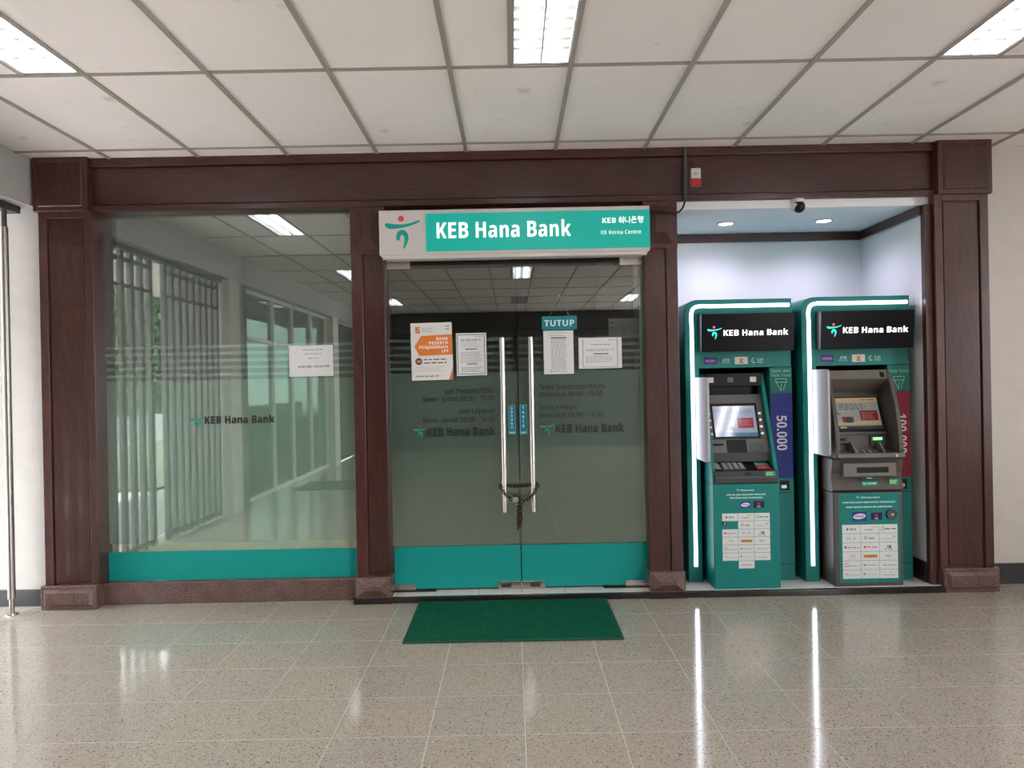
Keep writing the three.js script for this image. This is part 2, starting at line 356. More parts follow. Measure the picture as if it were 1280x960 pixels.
// ------------------------------------------------------------------ wooden bank front
{
  const beam = struct('trim_1', 'dark varnished wooden beam across the top of the bank front');
  part('beam_core', B(-2.83, 2.87, 2.655, 3.02, -5.40, -5.197, 0, true), wood, beam);
  part('beam_panel', B(-2.81, 2.868, 2.705, 2.952, -5.20, -5.190, 0.003, true), woodSmooth, beam);
  part('top_moulding', B(-2.812, 2.868, 2.957, 3.018, -5.20, -5.165, 0.008, true), wood, beam);
  part('bottom_moulding', B(-2.812, 2.868, 2.655, 2.700, -5.20, -5.172, 0.008, true), wood, beam);
  // outer pilasters
  for (const s of [-1, 1]) {
    const X = (a, b) => (s < 0 ? [-b, -a] : [a, b]), off = s < 0 ? -0.058 : 0;
    const pil = struct(s < 0 ? 'trim_2' : 'trim_3', s < 0 ? 'panelled wooden pilaster at the left end of the bank front' : 'panelled wooden pilaster between the machine niche and the right wall');
    const bx = (a, b, y0, y1, z0, z1, bev = 0) => { const [p, q] = X(a + off, b + off); return B(p, q, y0, y1, z0, z1, bev); };
    part('shaft_core', bx(2.845, 3.20, 0.15, 2.66, -5.45, -5.152), wood, pil);
    part('stile', bx(2.842, 2.896, 0.16, 2.655, -5.155, -5.132, 0.004), wood, pil);
    part('stile', bx(3.146, 3.203, 0.16, 2.655, -5.155, -5.132, 0.004), wood, pil);
    part('shaft_panel', bx(2.906, 3.136, 0.17, 2.60, -5.155, -5.143, 0.004), woodSmooth, pil);
    part('panel_rail', bx(2.896, 3.146, 2.61, 2.655, -5.155, -5.132, 0.004), wood, pil);
    const cap = part('capital_block', bx(2.868, 3.232, 2.655, 3.02, -5.40, -5.125, 0.006), wood, pil);
    part('capital_panel', (() => { const [p, q] = X(2.90 + off, 3.20 + off); return frustum(p, q, 2.685, 2.99, -5.125, -5.119, 0.008); })(), woodSmooth, cap);
    const pl = part('plinth', bx(2.848, 3.22, 0, 0.16, -5.45, -5.102, 0.008), granite, pil);
    part('plinth_panel', (() => { const [p, q] = X(2.868 + off, 3.20 + off); return frustum(p, q, 0.018, 0.135, -5.103, -5.086, 0.022); })(), granite, pl);
  }
  // pilasters beside the door
  for (const s of [-1, 1]) {
    const c = s < 0 ? 0 : 0.062, X = (a, b) => (s < 0 ? [-(b + c), -(a + c)] : [a + c, b + c]);
    const bx = (a, b, y0, y1, z0, z1, bev = 0) => { const [p, q] = X(a, b); return B(p, q, y0, y1, z0, z1, bev); };
    const pil = struct(s < 0 ? 'trim_4' : 'trim_5', s < 0 ? 'wooden post between the window and the glass door' : 'wooden post between the glass door and the machine niche');
    part('shaft_core', bx(0.842, 1.066, 0.15, 2.66, -5.46, -5.185), wood, pil);
    part('shaft_panel', bx(0.845, 0.985, 0.16, 2.34, -5.19, -5.178, 0.004), woodSmooth, pil);
    part('stile', bx(0.990, 1.067, 0.16, 2.34, -5.19, -5.165, 0.005), wood, pil);
    const cap = part('capital_block', bx(0.838, 1.07, 2.335, 2.655, -5.30, -5.165, 0.006), wood, pil);
    part('capital_facet', (() => { const [p, q] = X(0.868, 1.04); return frustum(p, q, 2.365, 2.625, -5.166, -5.13, 0.055, 0.07); })(), woodSmooth, cap);
    const pl = part('plinth', bx(0.832, 1.068, 0.036, 0.175, -5.46, -5.105, 0.006), granite, pil);
    part('plinth_facet', (() => { const [p, q] = X(0.84, 1.06); return frustum(p, q, 0.047, 0.166, -5.106, -5.072, 0.06, 0.048); })(), granite, pl);
    part('plinth_foot', bx(0.826, 1.078, 0, 0.038, -5.46, -5.09, 0.004), darkGranite, pil);
  }
  const sill = struct('trim_6', 'brown granite sill under the large window');
  part('sill_block', B(-2.80, -1.06, 0, 0.145, -5.50, -5.205, 0.006), granite, sill);
  const head = struct('trim_7', 'dark wooden transom above the glass door');
  part('transom_panel', B(-0.85, 0.912, 2.335, 2.66, -5.40, -5.262, 0.003, true), wood, head);
  const step = struct('trim_8', 'low step with a dark polished edge in front of the door and the machines');
  part('step_block', B(-0.83, 2.862, -0.01, 0.030, -6.15, -5.12), darkGranite, step);
  part('step_edge', B(-0.828, 2.862, 0, 0.039, -5.135, -5.100, 0.004), darkGranite, step);
  const whiteTile = std(0.66, 0.65, 0.61, 0.2);
  for (let k = 0; k < 6; k++) part('threshold_tile', B(-0.828 + k * 0.29, -0.828 + (k + 1) * 0.29 - 0.002, 0.028, 0.040, -5.40, -5.136, 0.001), whiteTile, step);
  for (let k = 0; k < 3; k++) for (let m = 0; m < 2; m++) part('platform_tile', B(1.085 + k * 0.59, 1.085 + (k + 1) * 0.59 - 0.002, 0.028, 0.040, -6.12 + m * 0.493, -6.12 + (m + 1) * 0.493 - 0.002, 0.001), whiteTile, step);
}
// machine niche
{
  const n = struct('wall_niche', 'white recess that holds the two cash machines');
  part('rear_wall', B(1.0, 2.95, 0, 2.72, -6.25, -6.11), nicheWhite, n);
  part('side_wall', B(2.80, 2.95, 0, 2.72, -6.11, -5.21), nicheWhite, n);
  part('side_wall', B(1.0, 1.085, 0, 2.72, -6.11, -5.46), nicheWhite, n);
  part('niche_ceiling', B(1.0, 2.95, 2.60, 2.70, -6.11, -5.205), nicheWhite, n);
  const c = struct('trim_9', 'brown wooden cornice round the niche ceiling');
  part('cornice_rear', B(1.085, 2.80, 2.532, 2.60, -6.11, -6.085, 0.005, true), wood, c);
  part('cornice_side', B(2.775, 2.80, 2.532, 2.60, -6.085, -5.20, 0.005, true), wood, c);
  const j = struct('trim_10', 'wooden casing at the right edge of the niche');
  part('casing', B(2.792, 2.846, 0.04, 2.60, -5.215, -5.165, 0.004), wood, j);
  const k = struct('baseboard_niche', 'dark brown skirting on the right wall of the niche');
  part('skirting', B(2.782, 2.80, 0.04, 0.18, -6.11, -5.21, 0.003), std(0.03, 0.018, 0.016, 0.3), k);
}
// ------------------------------------------------------------------ window and doors
const GZf = -5.262;                                        // front face of the glass
const bands = []; for (let k = 0; k < 5; k++) bands.push(1.752 - k * 0.0486);
{
  const w = struct('window_1', 'large fixed shop window with frosted film, bank name and teal band');
  part('glass_pane', B(-2.80, -1.062, 0.145, 2.66, GZf - 0.012, GZf), windowGlass, w);
  part('teal_film', B(-2.785, -1.066, 0.147, 0.343, GZf + 0.0002, GZf + 0.0008), tealFilm, w, 'teal band');
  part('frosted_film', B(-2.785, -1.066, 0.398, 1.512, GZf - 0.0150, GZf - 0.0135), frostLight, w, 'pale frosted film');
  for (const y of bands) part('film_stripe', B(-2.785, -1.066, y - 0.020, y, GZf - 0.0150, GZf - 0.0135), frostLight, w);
  part('inner_ledge', B(-2.785, -1.066, 0.146, 0.402, -5.37, -5.31), std(0.72, 0.68, 0.46, 0.6), w, 'cream ledge behind the glass');
  part('bank_name', lettering('KEB Hana Bank', -2.109, -1.632, 1.211, 0.052, GZf + 0.0004), blackInk, w, 'black bank name');
  emblem(w, -2.163, 1.226, 0.100, GZf + 0.0004, tealInk, redInk);

  for (const s of [0, 1]) {
    const d = struct(s ? 'door_2' : 'door_1', s ? 'right leaf of the frosted glass double door' : 'left leaf of the frosted glass double door');
    const x0 = s ? 0.0425 : -0.842, x1 = s ? 0.910 : 0.0395;
    part('glass_leaf', B(x0, x1, 0.05, 2.288, GZf - 0.012, GZf), doorGlass, d);
    part('teal_film', B(x0 + (s ? 0.003 : 0.014), x1 - 0.003, 0.052, 0.340, GZf + 0.0002, GZf + 0.0008), tealFilm, d, 'teal band');
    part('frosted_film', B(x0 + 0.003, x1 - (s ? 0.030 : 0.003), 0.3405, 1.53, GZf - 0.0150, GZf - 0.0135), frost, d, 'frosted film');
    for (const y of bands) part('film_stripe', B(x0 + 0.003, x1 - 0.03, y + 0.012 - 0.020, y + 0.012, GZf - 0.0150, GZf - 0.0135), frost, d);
    if (s) part('glass_edge', B(0.882, 0.909, 0.345, 2.24, GZf - 0.0185, GZf - 0.0152), edgeGlass, d, 'pale green edge strip');
    // patch fittings
    const a = s ? 0.752 : -0.842, b = s ? 0.912 : -0.685;
    part('pivot_fitting', B(a, b, 2.243, 2.295, GZf - 0.024, GZf + 0.012, 0.002), satin, d);
    part('frame_fitting', B(a, b, 2.300, 2.350, GZf - 0.03, GZf + 0.014, 0.002), satin, d);
    part('floor_fitting', B(a, b, 0.042, 0.086, GZf - 0.024, GZf + 0.014, 0.002), steel, d);
    const lk = part('lock_fitting', B(s ? 0.0425 : -0.122, s ? 0.198 : 0.0395, 0.042, 0.096, GZf - 0.024, GZf + 0.014, 0.002), steel, d);
    part('lock_cover', B(s ? 0.10 : -0.10, s ? 0.17 : -0.03, 0.056, 0.082, GZf + 0.013, GZf + 0.019, 0.004), darkMetal, lk);
    // long pull handle
    const hx = s ? 0.131 : -0.064;
    const h = part('pull_handle', cyl(0.0165, 0.0165, 1.18, hx, 1.168, -5.195), steel, d, 'brushed steel pull bar');
    part('handle_mount', cyl(0.011, 0.011, 0.062, hx, 1.60, -5.231, 'z'), steel, h);
    part('handle_mount', cyl(0.011, 0.011, 0.062, hx, 0.83, -5.231, 'z'), steel, h);
    // lettering
    const z = GZf + 0.0004, ink = (t, p, q, y, cap, f) => part('lettering', lettering(t, p, q, y, cap, z, f), blackInk, d);
    if (!s) {
      ink('Jam Transaksi Teller', -0.465, -0.121, 1.384, 0.035, regular); ink('Senin - Jumat 08:00 - 15:00', -0.616, -0.121, 1.335, 0.033, regular);
      ink('Jam Layanan', -0.372, -0.121, 1.249, 0.033, regular); ink('Senin - Jumat 08:00 - 16:30', -0.617, -0.121, 1.190, 0.033, regular);
      part('bank_name', lettering('KEB Hana Bank', -0.587, -0.121, 1.095, 0.058, z), blackInk, d);
      emblem(d, -0.632, 1.122, 0.100, z, tealInk, redInk);
    } else {
      ink('Teller Transaction Hours', 0.186, 0.632, 1.402, 0.035, regular); ink('Weekdays 08:00 - 15:00', 0.183, 0.618, 1.352, 0.033, regular);
      ink('Service Hours', 0.185, 0.441, 1.265, 0.033, regular); ink('Weekdays 08:00 - 16:30', 0.182, 0.618, 1.210, 0.033, regular);
      part('bank_name', lettering('KEB Hana Bank', 0.295, 0.761, 1.102, 0.058, z), blackInk, d);
      emblem(d, 0.236, 1.128, 0.100, z, tealInk, redInk);
    }
  }
  const dk = struct('trim_11', 'dark cover plates under the door corners');
  part('floor_plate', B(-0.83, -0.545, 0.039, 0.046, GZf - 0.05, GZf + 0.035, 0.001), blackMatt, dk);
  part('floor_plate', B(0.60, 0.905, 0.039, 0.046, GZf - 0.05, GZf + 0.035, 0.001), blackMatt, dk);
}
// ------------------------------------------------------------------ things on the glass
const PZ = GZf + 0.0015;
function sheet(name, label, category, x0, x1, y0, y1, tilt, w, h, draw, z = PZ, grp) {
  const t = canvasTexture(w, h, draw), m = new THREE.MeshPhysicalMaterial({ map: t, roughness: 0.7 });
  const cx = (x0 + x1) / 2, cy = (y0 + y1) / 2;
  const o = shade(new THREE.Mesh(new THREE.BoxGeometry(x1 - x0, y1 - y0, 0.001), [paperSide, paperSide, paperSide, paperSide, m, paperSide]));
  o.name = numbered(name); o.position.set(cx, cy, z); o.rotation.z = tilt; scene.add(o);
  return tag(o, label, category, grp ?? { notice: 'paper notices on the glass front', sticker: 'door stickers' }[category]);
}
sheet('paper_notice', 'plain white notice taped to the large window with opening times', 'notice', -1.523, -1.222, 1.523, 1.735, 0.004, 420, 300, (x, w, h) => {
  x.fillStyle = '#dcdcdc'; x.fillRect(0, 0, w, h);
  for (const [y, a, b] of [[38, 130, 330], [78, 150, 310], [120, 180, 280]]) greyLines(x, a, b, y, y, 1, '#9a9a9a', 9, 0);
  x.fillStyle = '#4c4c4c'; words(x, '8.00 AM - 03.00 PM', 28, 235, 215, 'center', 300);
});
sheet('poster', 'white poster with an orange arrow on the left door leaf', 'poster', -0.686, -0.403, 1.481, 1.874, 0.012, 560, 780, (x, w, h) => {
  x.fillStyle = '#dddcd6'; x.fillRect(0, 0, w, h);
  x.fillStyle = '#d9702e'; x.fillRect(65, 55, 62, 85); x.fillStyle = '#dddcd6'; x.fillRect(95, 75, 34, 12); x.fillRect(80, 105, 30, 10);
  greyLines(x, 155, 300, 70, 118, 3, '#9c9a96', 8); greyLines(x, 470, 535, 45, 85, 2, '#8b8986', 11, 0);
  x.fillStyle = '#dd7d33'; x.beginPath(); x.moveTo(140, 175); x.lineTo(560, 165); x.lineTo(560, 440); x.lineTo(110, 448); x.lineTo(45, 320); x.fill();
  x.fillStyle = '#f3ede4'; words(x, 'BANK', 56, 505, 240, 'right', 165); words(x, 'PESERTA', 56, 505, 296, 'right', 265); words(x, 'PENJAMINAN', 56, 505, 352, 'right', 400); words(x, 'LPS', 56, 505, 408, 'right', 95);
  x.fillStyle = '#6a3a2c'; x.beginPath(); x.arc(100, 522, 47, 0, 7); x.fill(); x.fillStyle = '#d8b8a4'; words(x, '2M', 44, 100, 538);
  greyLines(x, 165, 500, 492, 538, 2, '#575552', 15, 0.1); greyLines(x, 60, 480, 598, 650, 3, '#a9a7a2', 6);
  x.fillStyle = '#55534f'; words(x, 'www.lps.go.id', 36, 55, 735, 'left', 310);
  x.fillStyle = '#d98a5a'; x.beginPath(); x.moveTo(560, 600); x.lineTo(560, 780); x.lineTo(500, 780); x.fill(); x.fillStyle = '#b5714a'; x.beginPath(); x.moveTo(560, 660); x.lineTo(560, 780); x.lineTo(515, 780); x.fill();
});
const letter = (x, w, h, frame) => {
  x.fillStyle = '#dadbd9'; x.fillRect(0, 0, w, h);
  if (frame) { x.strokeStyle = '#4a4c4c'; x.lineWidth = 7; x.strokeRect(18, 22, w - 44, h - 44); }
};
sheet('paper_notice', 'white letter in a thin black frame beside the orange arrow poster', 'notice', -0.377, -0.170, 1.507, 1.798, 0.006, 400, 560, (x, w, h) => {
  letter(x, w, h, true); greyLines(x, 250, 345, 42, 42, 1, '#8d8d8b', 9, 0); greyLines(x, 60, 350, 85, 85, 1, '#76777a', 12, 0.1);
  greyLines(x, 60, 340, 110, 180, 4, '#a5a6a8', 7); x.fillStyle = '#6f7072'; x.fillRect(120, 204, 150, 15); greyLines(x, 55, 350, 250, 380, 7, '#9c9d9f', 8); x.fillStyle = '#7d7e80'; x.fillRect(140, 400, 130, 15); greyLines(x, 60, 350, 450, 505, 4, '#96979a', 8);
});
sheet('paper_notice', 'tall white price list hanging directly under the teal closed sign', 'notice', 0.221, 0.426, 1.506, 1.803, 0.0, 400, 580, (x, w, h) => {
  letter(x, w, h, false); greyLines(x, 70, 330, 25, 60, 2, '#a8a8a8', 9); x.fillStyle = '#5e5f61'; x.fillRect(100, 88, 205, 17);
  greyLines(x, 100, 310, 120, 500, 20, '#8e8f91', 8, 0.12); greyLines(x, 80, 340, 525, 545, 2, '#8b8b8b', 8);
});
sheet('paper_notice', 'wide white letter with two vertical black rules on the right door leaf', 'notice', 0.461, 0.756, 1.539, 1.750, 0.0, 560, 400, (x, w, h) => {
  letter(x, w, h, false); x.fillStyle = '#4a4b4b'; x.fillRect(52, 15, 6, 372); x.fillRect(500, 6, 7, 375); x.fillRect(60, 378, 440, 4);
  greyLines(x, 390, 480, 28, 28, 1, '#909092', 9, 0); greyLines(x, 165, 410, 85, 85, 1, '#7a7b7d', 10, 0); greyLines(x, 95, 480, 150, 165, 2, '#96979a', 8); x.fillStyle = '#66676a'; x.fillRect(190, 203, 195, 14); greyLines(x, 90, 480, 240, 310, 4, '#9a9b9d', 8);
});
{
  const g = thing('closed_sign', 'teal hanging sign reading TUTUP on a thin cord', 'sign', [0.332, 1.81, -5.25]);
  const t = canvasTexture(480, 190, (x, w, h) => { x.fillStyle = '#0d7d88'; x.fillRect(0, 0, w, h); x.fillStyle = '#d6e6e6'; words(x, 'TUTUP', 118, 240, 138, 'center', 420); });
  const m = new THREE.MeshPhysicalMaterial({ map: t, roughness: 0.35 }), s = std(0.0, 0.16, 0.18, 0.4);
  part('sign_plate', printBox(0.212, 0.452, 1.808, 1.902, -5.259, -5.255), [s, s, s, s, m, s], g);
  const cord = std(0.5, 0.5, 0.48, 0.6);
  part('cord', tube([[0.262, 1.902, -5.256], [0.299, 1.972, -5.257], [0.336, 2.040, -5.258]], 0.0016, 8, 6), cord, g);
  part('cord', tube([[0.400, 1.902, -5.256], [0.368, 1.972, -5.257], [0.336, 2.040, -5.258]], 0.0016, 8, 6), cord, g);
  part('suction_hook', cyl(0.008, 0.006, 0.006, 0.336, 2.043, -5.2585, 'z', 16), cord, g);
}
for (const [t, x0, x1, y0, y1] of [['DORONG', -0.030, 0.0195, 1.098, 1.298], ['TARIK', 0.0485, 0.098, 1.097, 1.301]]) {
  sheet('door_sticker', 'narrow teal vertical sticker reading ' + t + (t === 'TARIK' ? ', right of the door gap' : ', left of the door gap'), 'sticker', x0, x1, y0, y1, 0, 128, 512, (x, w, h) => {
    x.fillStyle = '#0e7b8c'; x.fillRect(0, 0, w, h); x.strokeStyle = '#6fc0c6'; x.lineWidth = 7; x.strokeRect(6, 6, w - 12, h - 12);
    x.fillStyle = '#cfe6e8'; const k = t.length, st = (k > 5 ? 66 : 78); for (let i = 0; i < k; i++) words(x, t[i], k > 5 ? 60 : 68, 64, 78 + i * st);
    x.fillStyle = '#9fd2d6'; x.fillRect(18, 465, 92, 26);
  });
}
sheet('prohibition_notice', 'dim grey notice with three red prohibition rings behind the right door', 'notice', 0.672, 0.880, 1.765, 1.880, 0, 480, 266, (x, w, h) => {
  x.fillStyle = '#6c6f6e'; x.fillRect(0, 0, w, h); greyLines(x, 130, 430, 62, 62, 1, '#5a5c5c', 10); x.fillStyle = '#2c2c2c'; x.fillRect(20, 55, 70, 20);
  for (const cx of [75, 235, 390]) { x.strokeStyle = '#8a3c46'; x.lineWidth = 14; x.beginPath(); x.arc(cx, 180, 42, 0, 7); x.moveTo(cx - 30, 150); x.lineTo(cx + 30, 210); x.stroke(); x.fillStyle = '#4a3a3c'; x.fillRect(cx - 22, 172, 44, 14); }
}, GZf - 0.022);
// chain with padlock
{
  const c = thing('chain', 'rusty chain wound round both door pull handles with a hanging tail', 'chain', [0.034, 0.66, -5.17]);
  const link = new THREE.TorusGeometry(0.0105, 0.0031, 6, 14).scale(1.45, 1, 1);
  const run = (pts, step = 0.0225) => {
    const cu = new THREE.CatmullRomCurve3(pts.map((p) => new THREE.Vector3(...p)), false, 'centripetal'), n = Math.round(cu.getLength() / step);
    for (let i = 0; i < n; i++) {
      const u = (i + 0.5) / n, m = placed('link', link, rust, c, ...cu.getPointAt(u).toArray()), d = cu.getTangentAt(u);
      m.quaternion.setFromUnitVectors(new THREE.Vector3(1, 0, 0), d).multiply(new THREE.Quaternion().setFromAxisAngle(new THREE.Vector3(1, 0, 0), (i % 2) * Math.PI / 2 + 0.5));
    }
  };
  run([[0.028, 0.652, -5.165], [-0.015, 0.668, -5.160], [-0.055, 0.700, -5.162], [-0.090, 0.745, -5.185], [-0.082, 0.762, -5.222], [-0.03, 0.752, -5.225], [0.034, 0.748, -5.226], [0.10, 0.752, -5.225], [0.152, 0.765, -5.222], [0.160, 0.752, -5.188], [0.130, 0.702, -5.162], [0.085, 0.664, -5.160], [0.044, 0.650, -5.163]]);
  run([[0.030, 0.642, -5.163], [0.027, 0.590, -5.160], [0.026, 0.530, -5.160], [0.022, 0.468, -5.162]]);
  run([[0.044, 0.640, -5.166], [0.042, 0.585, -5.164], [0.043, 0.530, -5.162], [0.036, 0.485, -5.162]]);
  const p = thing('padlock', 'small worn padlock closing the rusty chain between the handles', 'padlock', [0.010, 0.655, -5.15]);
  part('lock_body', B(-0.012, 0.026, 0.650, 0.684, -5.151, -5.133, 0.006), std(0.33, 0.30, 0.27, 0.4, { metalness: 0.5 }), p);
  part('shackle', tube([[0.000, 0.655, -5.142], [0.004, 0.640, -5.15], [0.02, 0.634, -5.156], [0.030, 0.644, -5.155], [0.022, 0.660, -5.142]], 0.0035, 20, 8), steel, p);
}
// ------------------------------------------------------------------ signboard
{
  const g = thing('signboard', 'white illuminated fascia box with a teal panel and the bank name over the door', 'sign', [0.034, 2.28, -5.11]);
  const s = new THREE.Shape([[-0.857, 2.603], [-0.857, 2.312], [-0.822, 2.281], [0.890, 2.281], [0.928, 2.312], [0.928, 2.603]].map((p) => new THREE.Vector2(...p)));
  const body = new THREE.ExtrudeGeometry(s, { depth: 0.095, bevelEnabled: true, bevelSize: 0.004, bevelThickness: 0.004, bevelSegments: 2, bevelOffset: -0.004 }).translate(0, 0, -5.163);
  part('box_body', metreUV(body), whitePlastic, g);
  part('bottom_chamfer', sideProfile([[-5.066, 2.312], [-5.058, 2.309], [-5.085, 2.2815], [-5.10, 2.2815]], -0.84, 0.91), whitePlastic, g);
  const face = canvasTexture(1600, 260, (x, w, h) => {
    const px = (m) => (m + 0.548) / 1.476 * 1600, py = (m) => (2.577 - m) / 0.25 * 260;
    x.fillStyle = '#00998a'; x.fillRect(0, 0, w, h); x.fillStyle = '#ffffff';
    words(x, 'KEB Hana Bank', 150, px(-0.488), py(2.412), 'left', px(0.409) - px(-0.488));
    words(x, 'KEB', 50, px(0.611), py(2.492), 'left', 105);
    words(x, 'KK Korea Centre', 38, px(0.603), py(2.418), 'left', px(0.872) - px(0.603), 'normal');
    // four hangul syllables, drawn stroke by stroke
    x.strokeStyle = '#ffffff'; x.lineWidth = 6.5; x.lineCap = 'butt';
    const X0 = px(0.611) + 122, Y = py(2.532), S = 42, L = (...p) => { x.beginPath(); for (let i = 0; i < p.length; i += 2) (i ? x.lineTo(p[i], p[i + 1]) : x.moveTo(p[i], p[i + 1])); x.stroke(); }, O = (cx, cy, rx, ry) => { x.beginPath(); x.ellipse(cx, cy, rx, ry, 0, 0, 7); x.stroke(); };
    let a = X0; L(a + 6, Y + 3, a + 20, Y + 3); L(a, Y + 13, a + 26, Y + 13); O(a + 13, Y + 29, 9, 8.5); L(a + 33, Y - 2, a + 33, Y + S + 3); L(a + 33, Y + 20, a + 41, Y + 20);
    a += 45; L(a + 2, Y + 2, a + 2, Y + 32, a + 24, Y + 32); L(a + 32, Y - 2, a + 32, Y + S + 3); L(a + 32, Y + 20, a + 40, Y + 20);
    a += 44; O(a + 20, Y + 7, 10, 7); L(a, Y + 21, a + 41, Y + 21); L(a + 6, Y + 27, a + 6, Y + 41, a + 37, Y + 41);
    a += 46; L(a + 5, Y, a + 17, Y); L(a, Y + 7, a + 22, Y + 7); O(a + 11, Y + 16, 6.5, 5); L(a + 27, Y - 2, a + 27, Y + 24); L(a + 38, Y - 2, a + 38, Y + 25); L(a + 27, Y + 11, a + 38, Y + 11); O(a + 24, Y + 34, 11, 7.5);
  });
  const glow = new THREE.MeshPhysicalMaterial({ map: face, roughness: 0.35, emissive: new THREE.Color(0xffffff), emissiveMap: face, emissiveIntensity: 0.36 });
  const side = std(0.0, 0.30, 0.24, 0.4);
  part('lit_panel', printBox(-0.548, 0.928, 2.327, 2.577, -5.066, -5.0605), [side, side, side, side, glow, side], g, 'glowing teal panel with white lettering');
  emblem(g, -0.703, 2.455, 0.232, -5.0642, std(0.0, 0.36, 0.30, 0.5), std(0.80, 0.05, 0.12, 0.5));
  areaLight(g, new THREE.Color().setRGB(0.1, 0.9, 0.72), 0.16, 1.4, 0.22, 0.19, 2.45, -5.055, FRONT);
}
// ------------------------------------------------------------------ on the beam: alarm, conduit, dome camera
{
  const a = thing('alarm_box', 'small white and red alarm box fixed to the dark beam', 'alarm', [1.262, 2.745, -5.17]);
  part('box_body', B(1.228, 1.297, 2.748, 2.872, -5.192, -5.160, 0.008), whitePlastic, a);
  part('red_cover', B(1.229, 1.296, 2.7475, 2.802, -5.180, -5.155, 0.008), std(0.50, 0.02, 0.03, 0.35), a, 'red lower cover');
  const t = canvasTexture(140, 110, (x, w, h) => { x.fillStyle = '#d9d6d0'; x.fillRect(0, 0, w, h); x.fillStyle = '#c23'; x.fillRect(62, 8, 16, 16); greyLines(x, 20, 120, 45, 45, 1, '#2e6a50', 14, 0); greyLines(x, 25, 118, 72, 86, 2, '#777', 8, 0.1); });
  const m = new THREE.MeshPhysicalMaterial({ map: t, roughness: 0.5 });
  part('label', printBox(1.236, 1.289, 2.815, 2.858, -5.161, -5.1592), [whitePlastic, whitePlastic, whitePlastic, whitePlastic, m, whitePlastic], a);
  part('wire', tube([[1.268, 2.870, -5.175], [1.258, 2.905, -5.178], [1.243, 2.935, -5.18]], 0.002, 10, 6), std(0.25, 0.03, 0.03, 0.5), a, 'thin red wire');
  const c = thing('cable_conduit', 'dark grey conduit down the beam with a cable looping to the signboard', 'conduit', [1.185, 2.6, -5.16]);
  part('conduit_pipe', tube([[1.190, 3.005, -5.150], [1.187, 2.80, -5.150], [1.184, 2.645, -5.150]], 0.010, 20, 10), std(0.06, 0.06, 0.06, 0.5), c);
  part('cable', tube([[1.184, 2.65, -5.150], [1.165, 2.600, -5.145], [1.135, 2.572, -5.145], [1.08, 2.566, -5.120], [1.0, 2.572, -5.118], [0.925, 2.574, -5.13]], 0.006, 40, 8), black, c);
  const d = thing('dome_camera', 'white security dome camera with a black eye under the beam', 'camera', [1.957, 2.66, -5.215]);
  part('mount_base', cyl(0.048, 0.050, 0.022, 1.957, 2.646, -5.215, 'y', 32), whitePlastic, d);
  const shell = new THREE.SphereGeometry(0.046, 32, 20, 0, Math.PI * 2, 0, Math.PI * 0.62).rotateX(Math.PI).rotateX(0.5).rotateZ(-0.35).translate(1.957, 2.618, -5.213);
  part('housing', shell, whitePlastic, d);
  const eye = part('eye_ball', new THREE.SphereGeometry(0.040, 28, 18).translate(1.966, 2.604, -5.200), black, d, 'black camera eye');
  part('lens', cyl(0.012, 0.013, 0.006, 1.972, 2.596, -5.162, 'z', 20), std(0.05, 0.05, 0.06, 0.1), eye);
}
// ------------------------------------------------------------------ door mat
{
  const tex = dataTexture(256, 256, (u, v, x, y) => { const k = 0.75 + 0.45 * rnd() + 0.2 * fbm(u * 6, v * 6, 2, 3); return [14 * k, 84 * k, 60 * k]; });
  tex.repeat.set(3, 3);
  const g = thing('door_mat', 'dark green ribbed door mat lying before the glass door', 'mat', [-0.015, 0, -4.7]);
  part('pile', B(-0.632, 0.590, 0, 0.013, -5.092, -4.312, 0.004), new THREE.MeshPhysicalMaterial({ map: tex, roughness: 0.95, specularIntensity: 0.2, bumpMap: tex, bumpScale: 0.004 }), g);
  const rim = std(0.008, 0.065, 0.042, 0.8);
  for (const [a, b, c, d] of [[-0.645, 0.602, -4.314, -4.300], [-0.645, 0.602, -5.099, -5.090]]) part('border', B(a, b, 0, 0.011, c, d, 0.003), rim, g);
  for (const [a, b] of [[-0.645, -0.632], [0.590, 0.602]]) part('border', B(a, b, 0, 0.011, -5.092, -4.312, 0.003), rim, g);
}
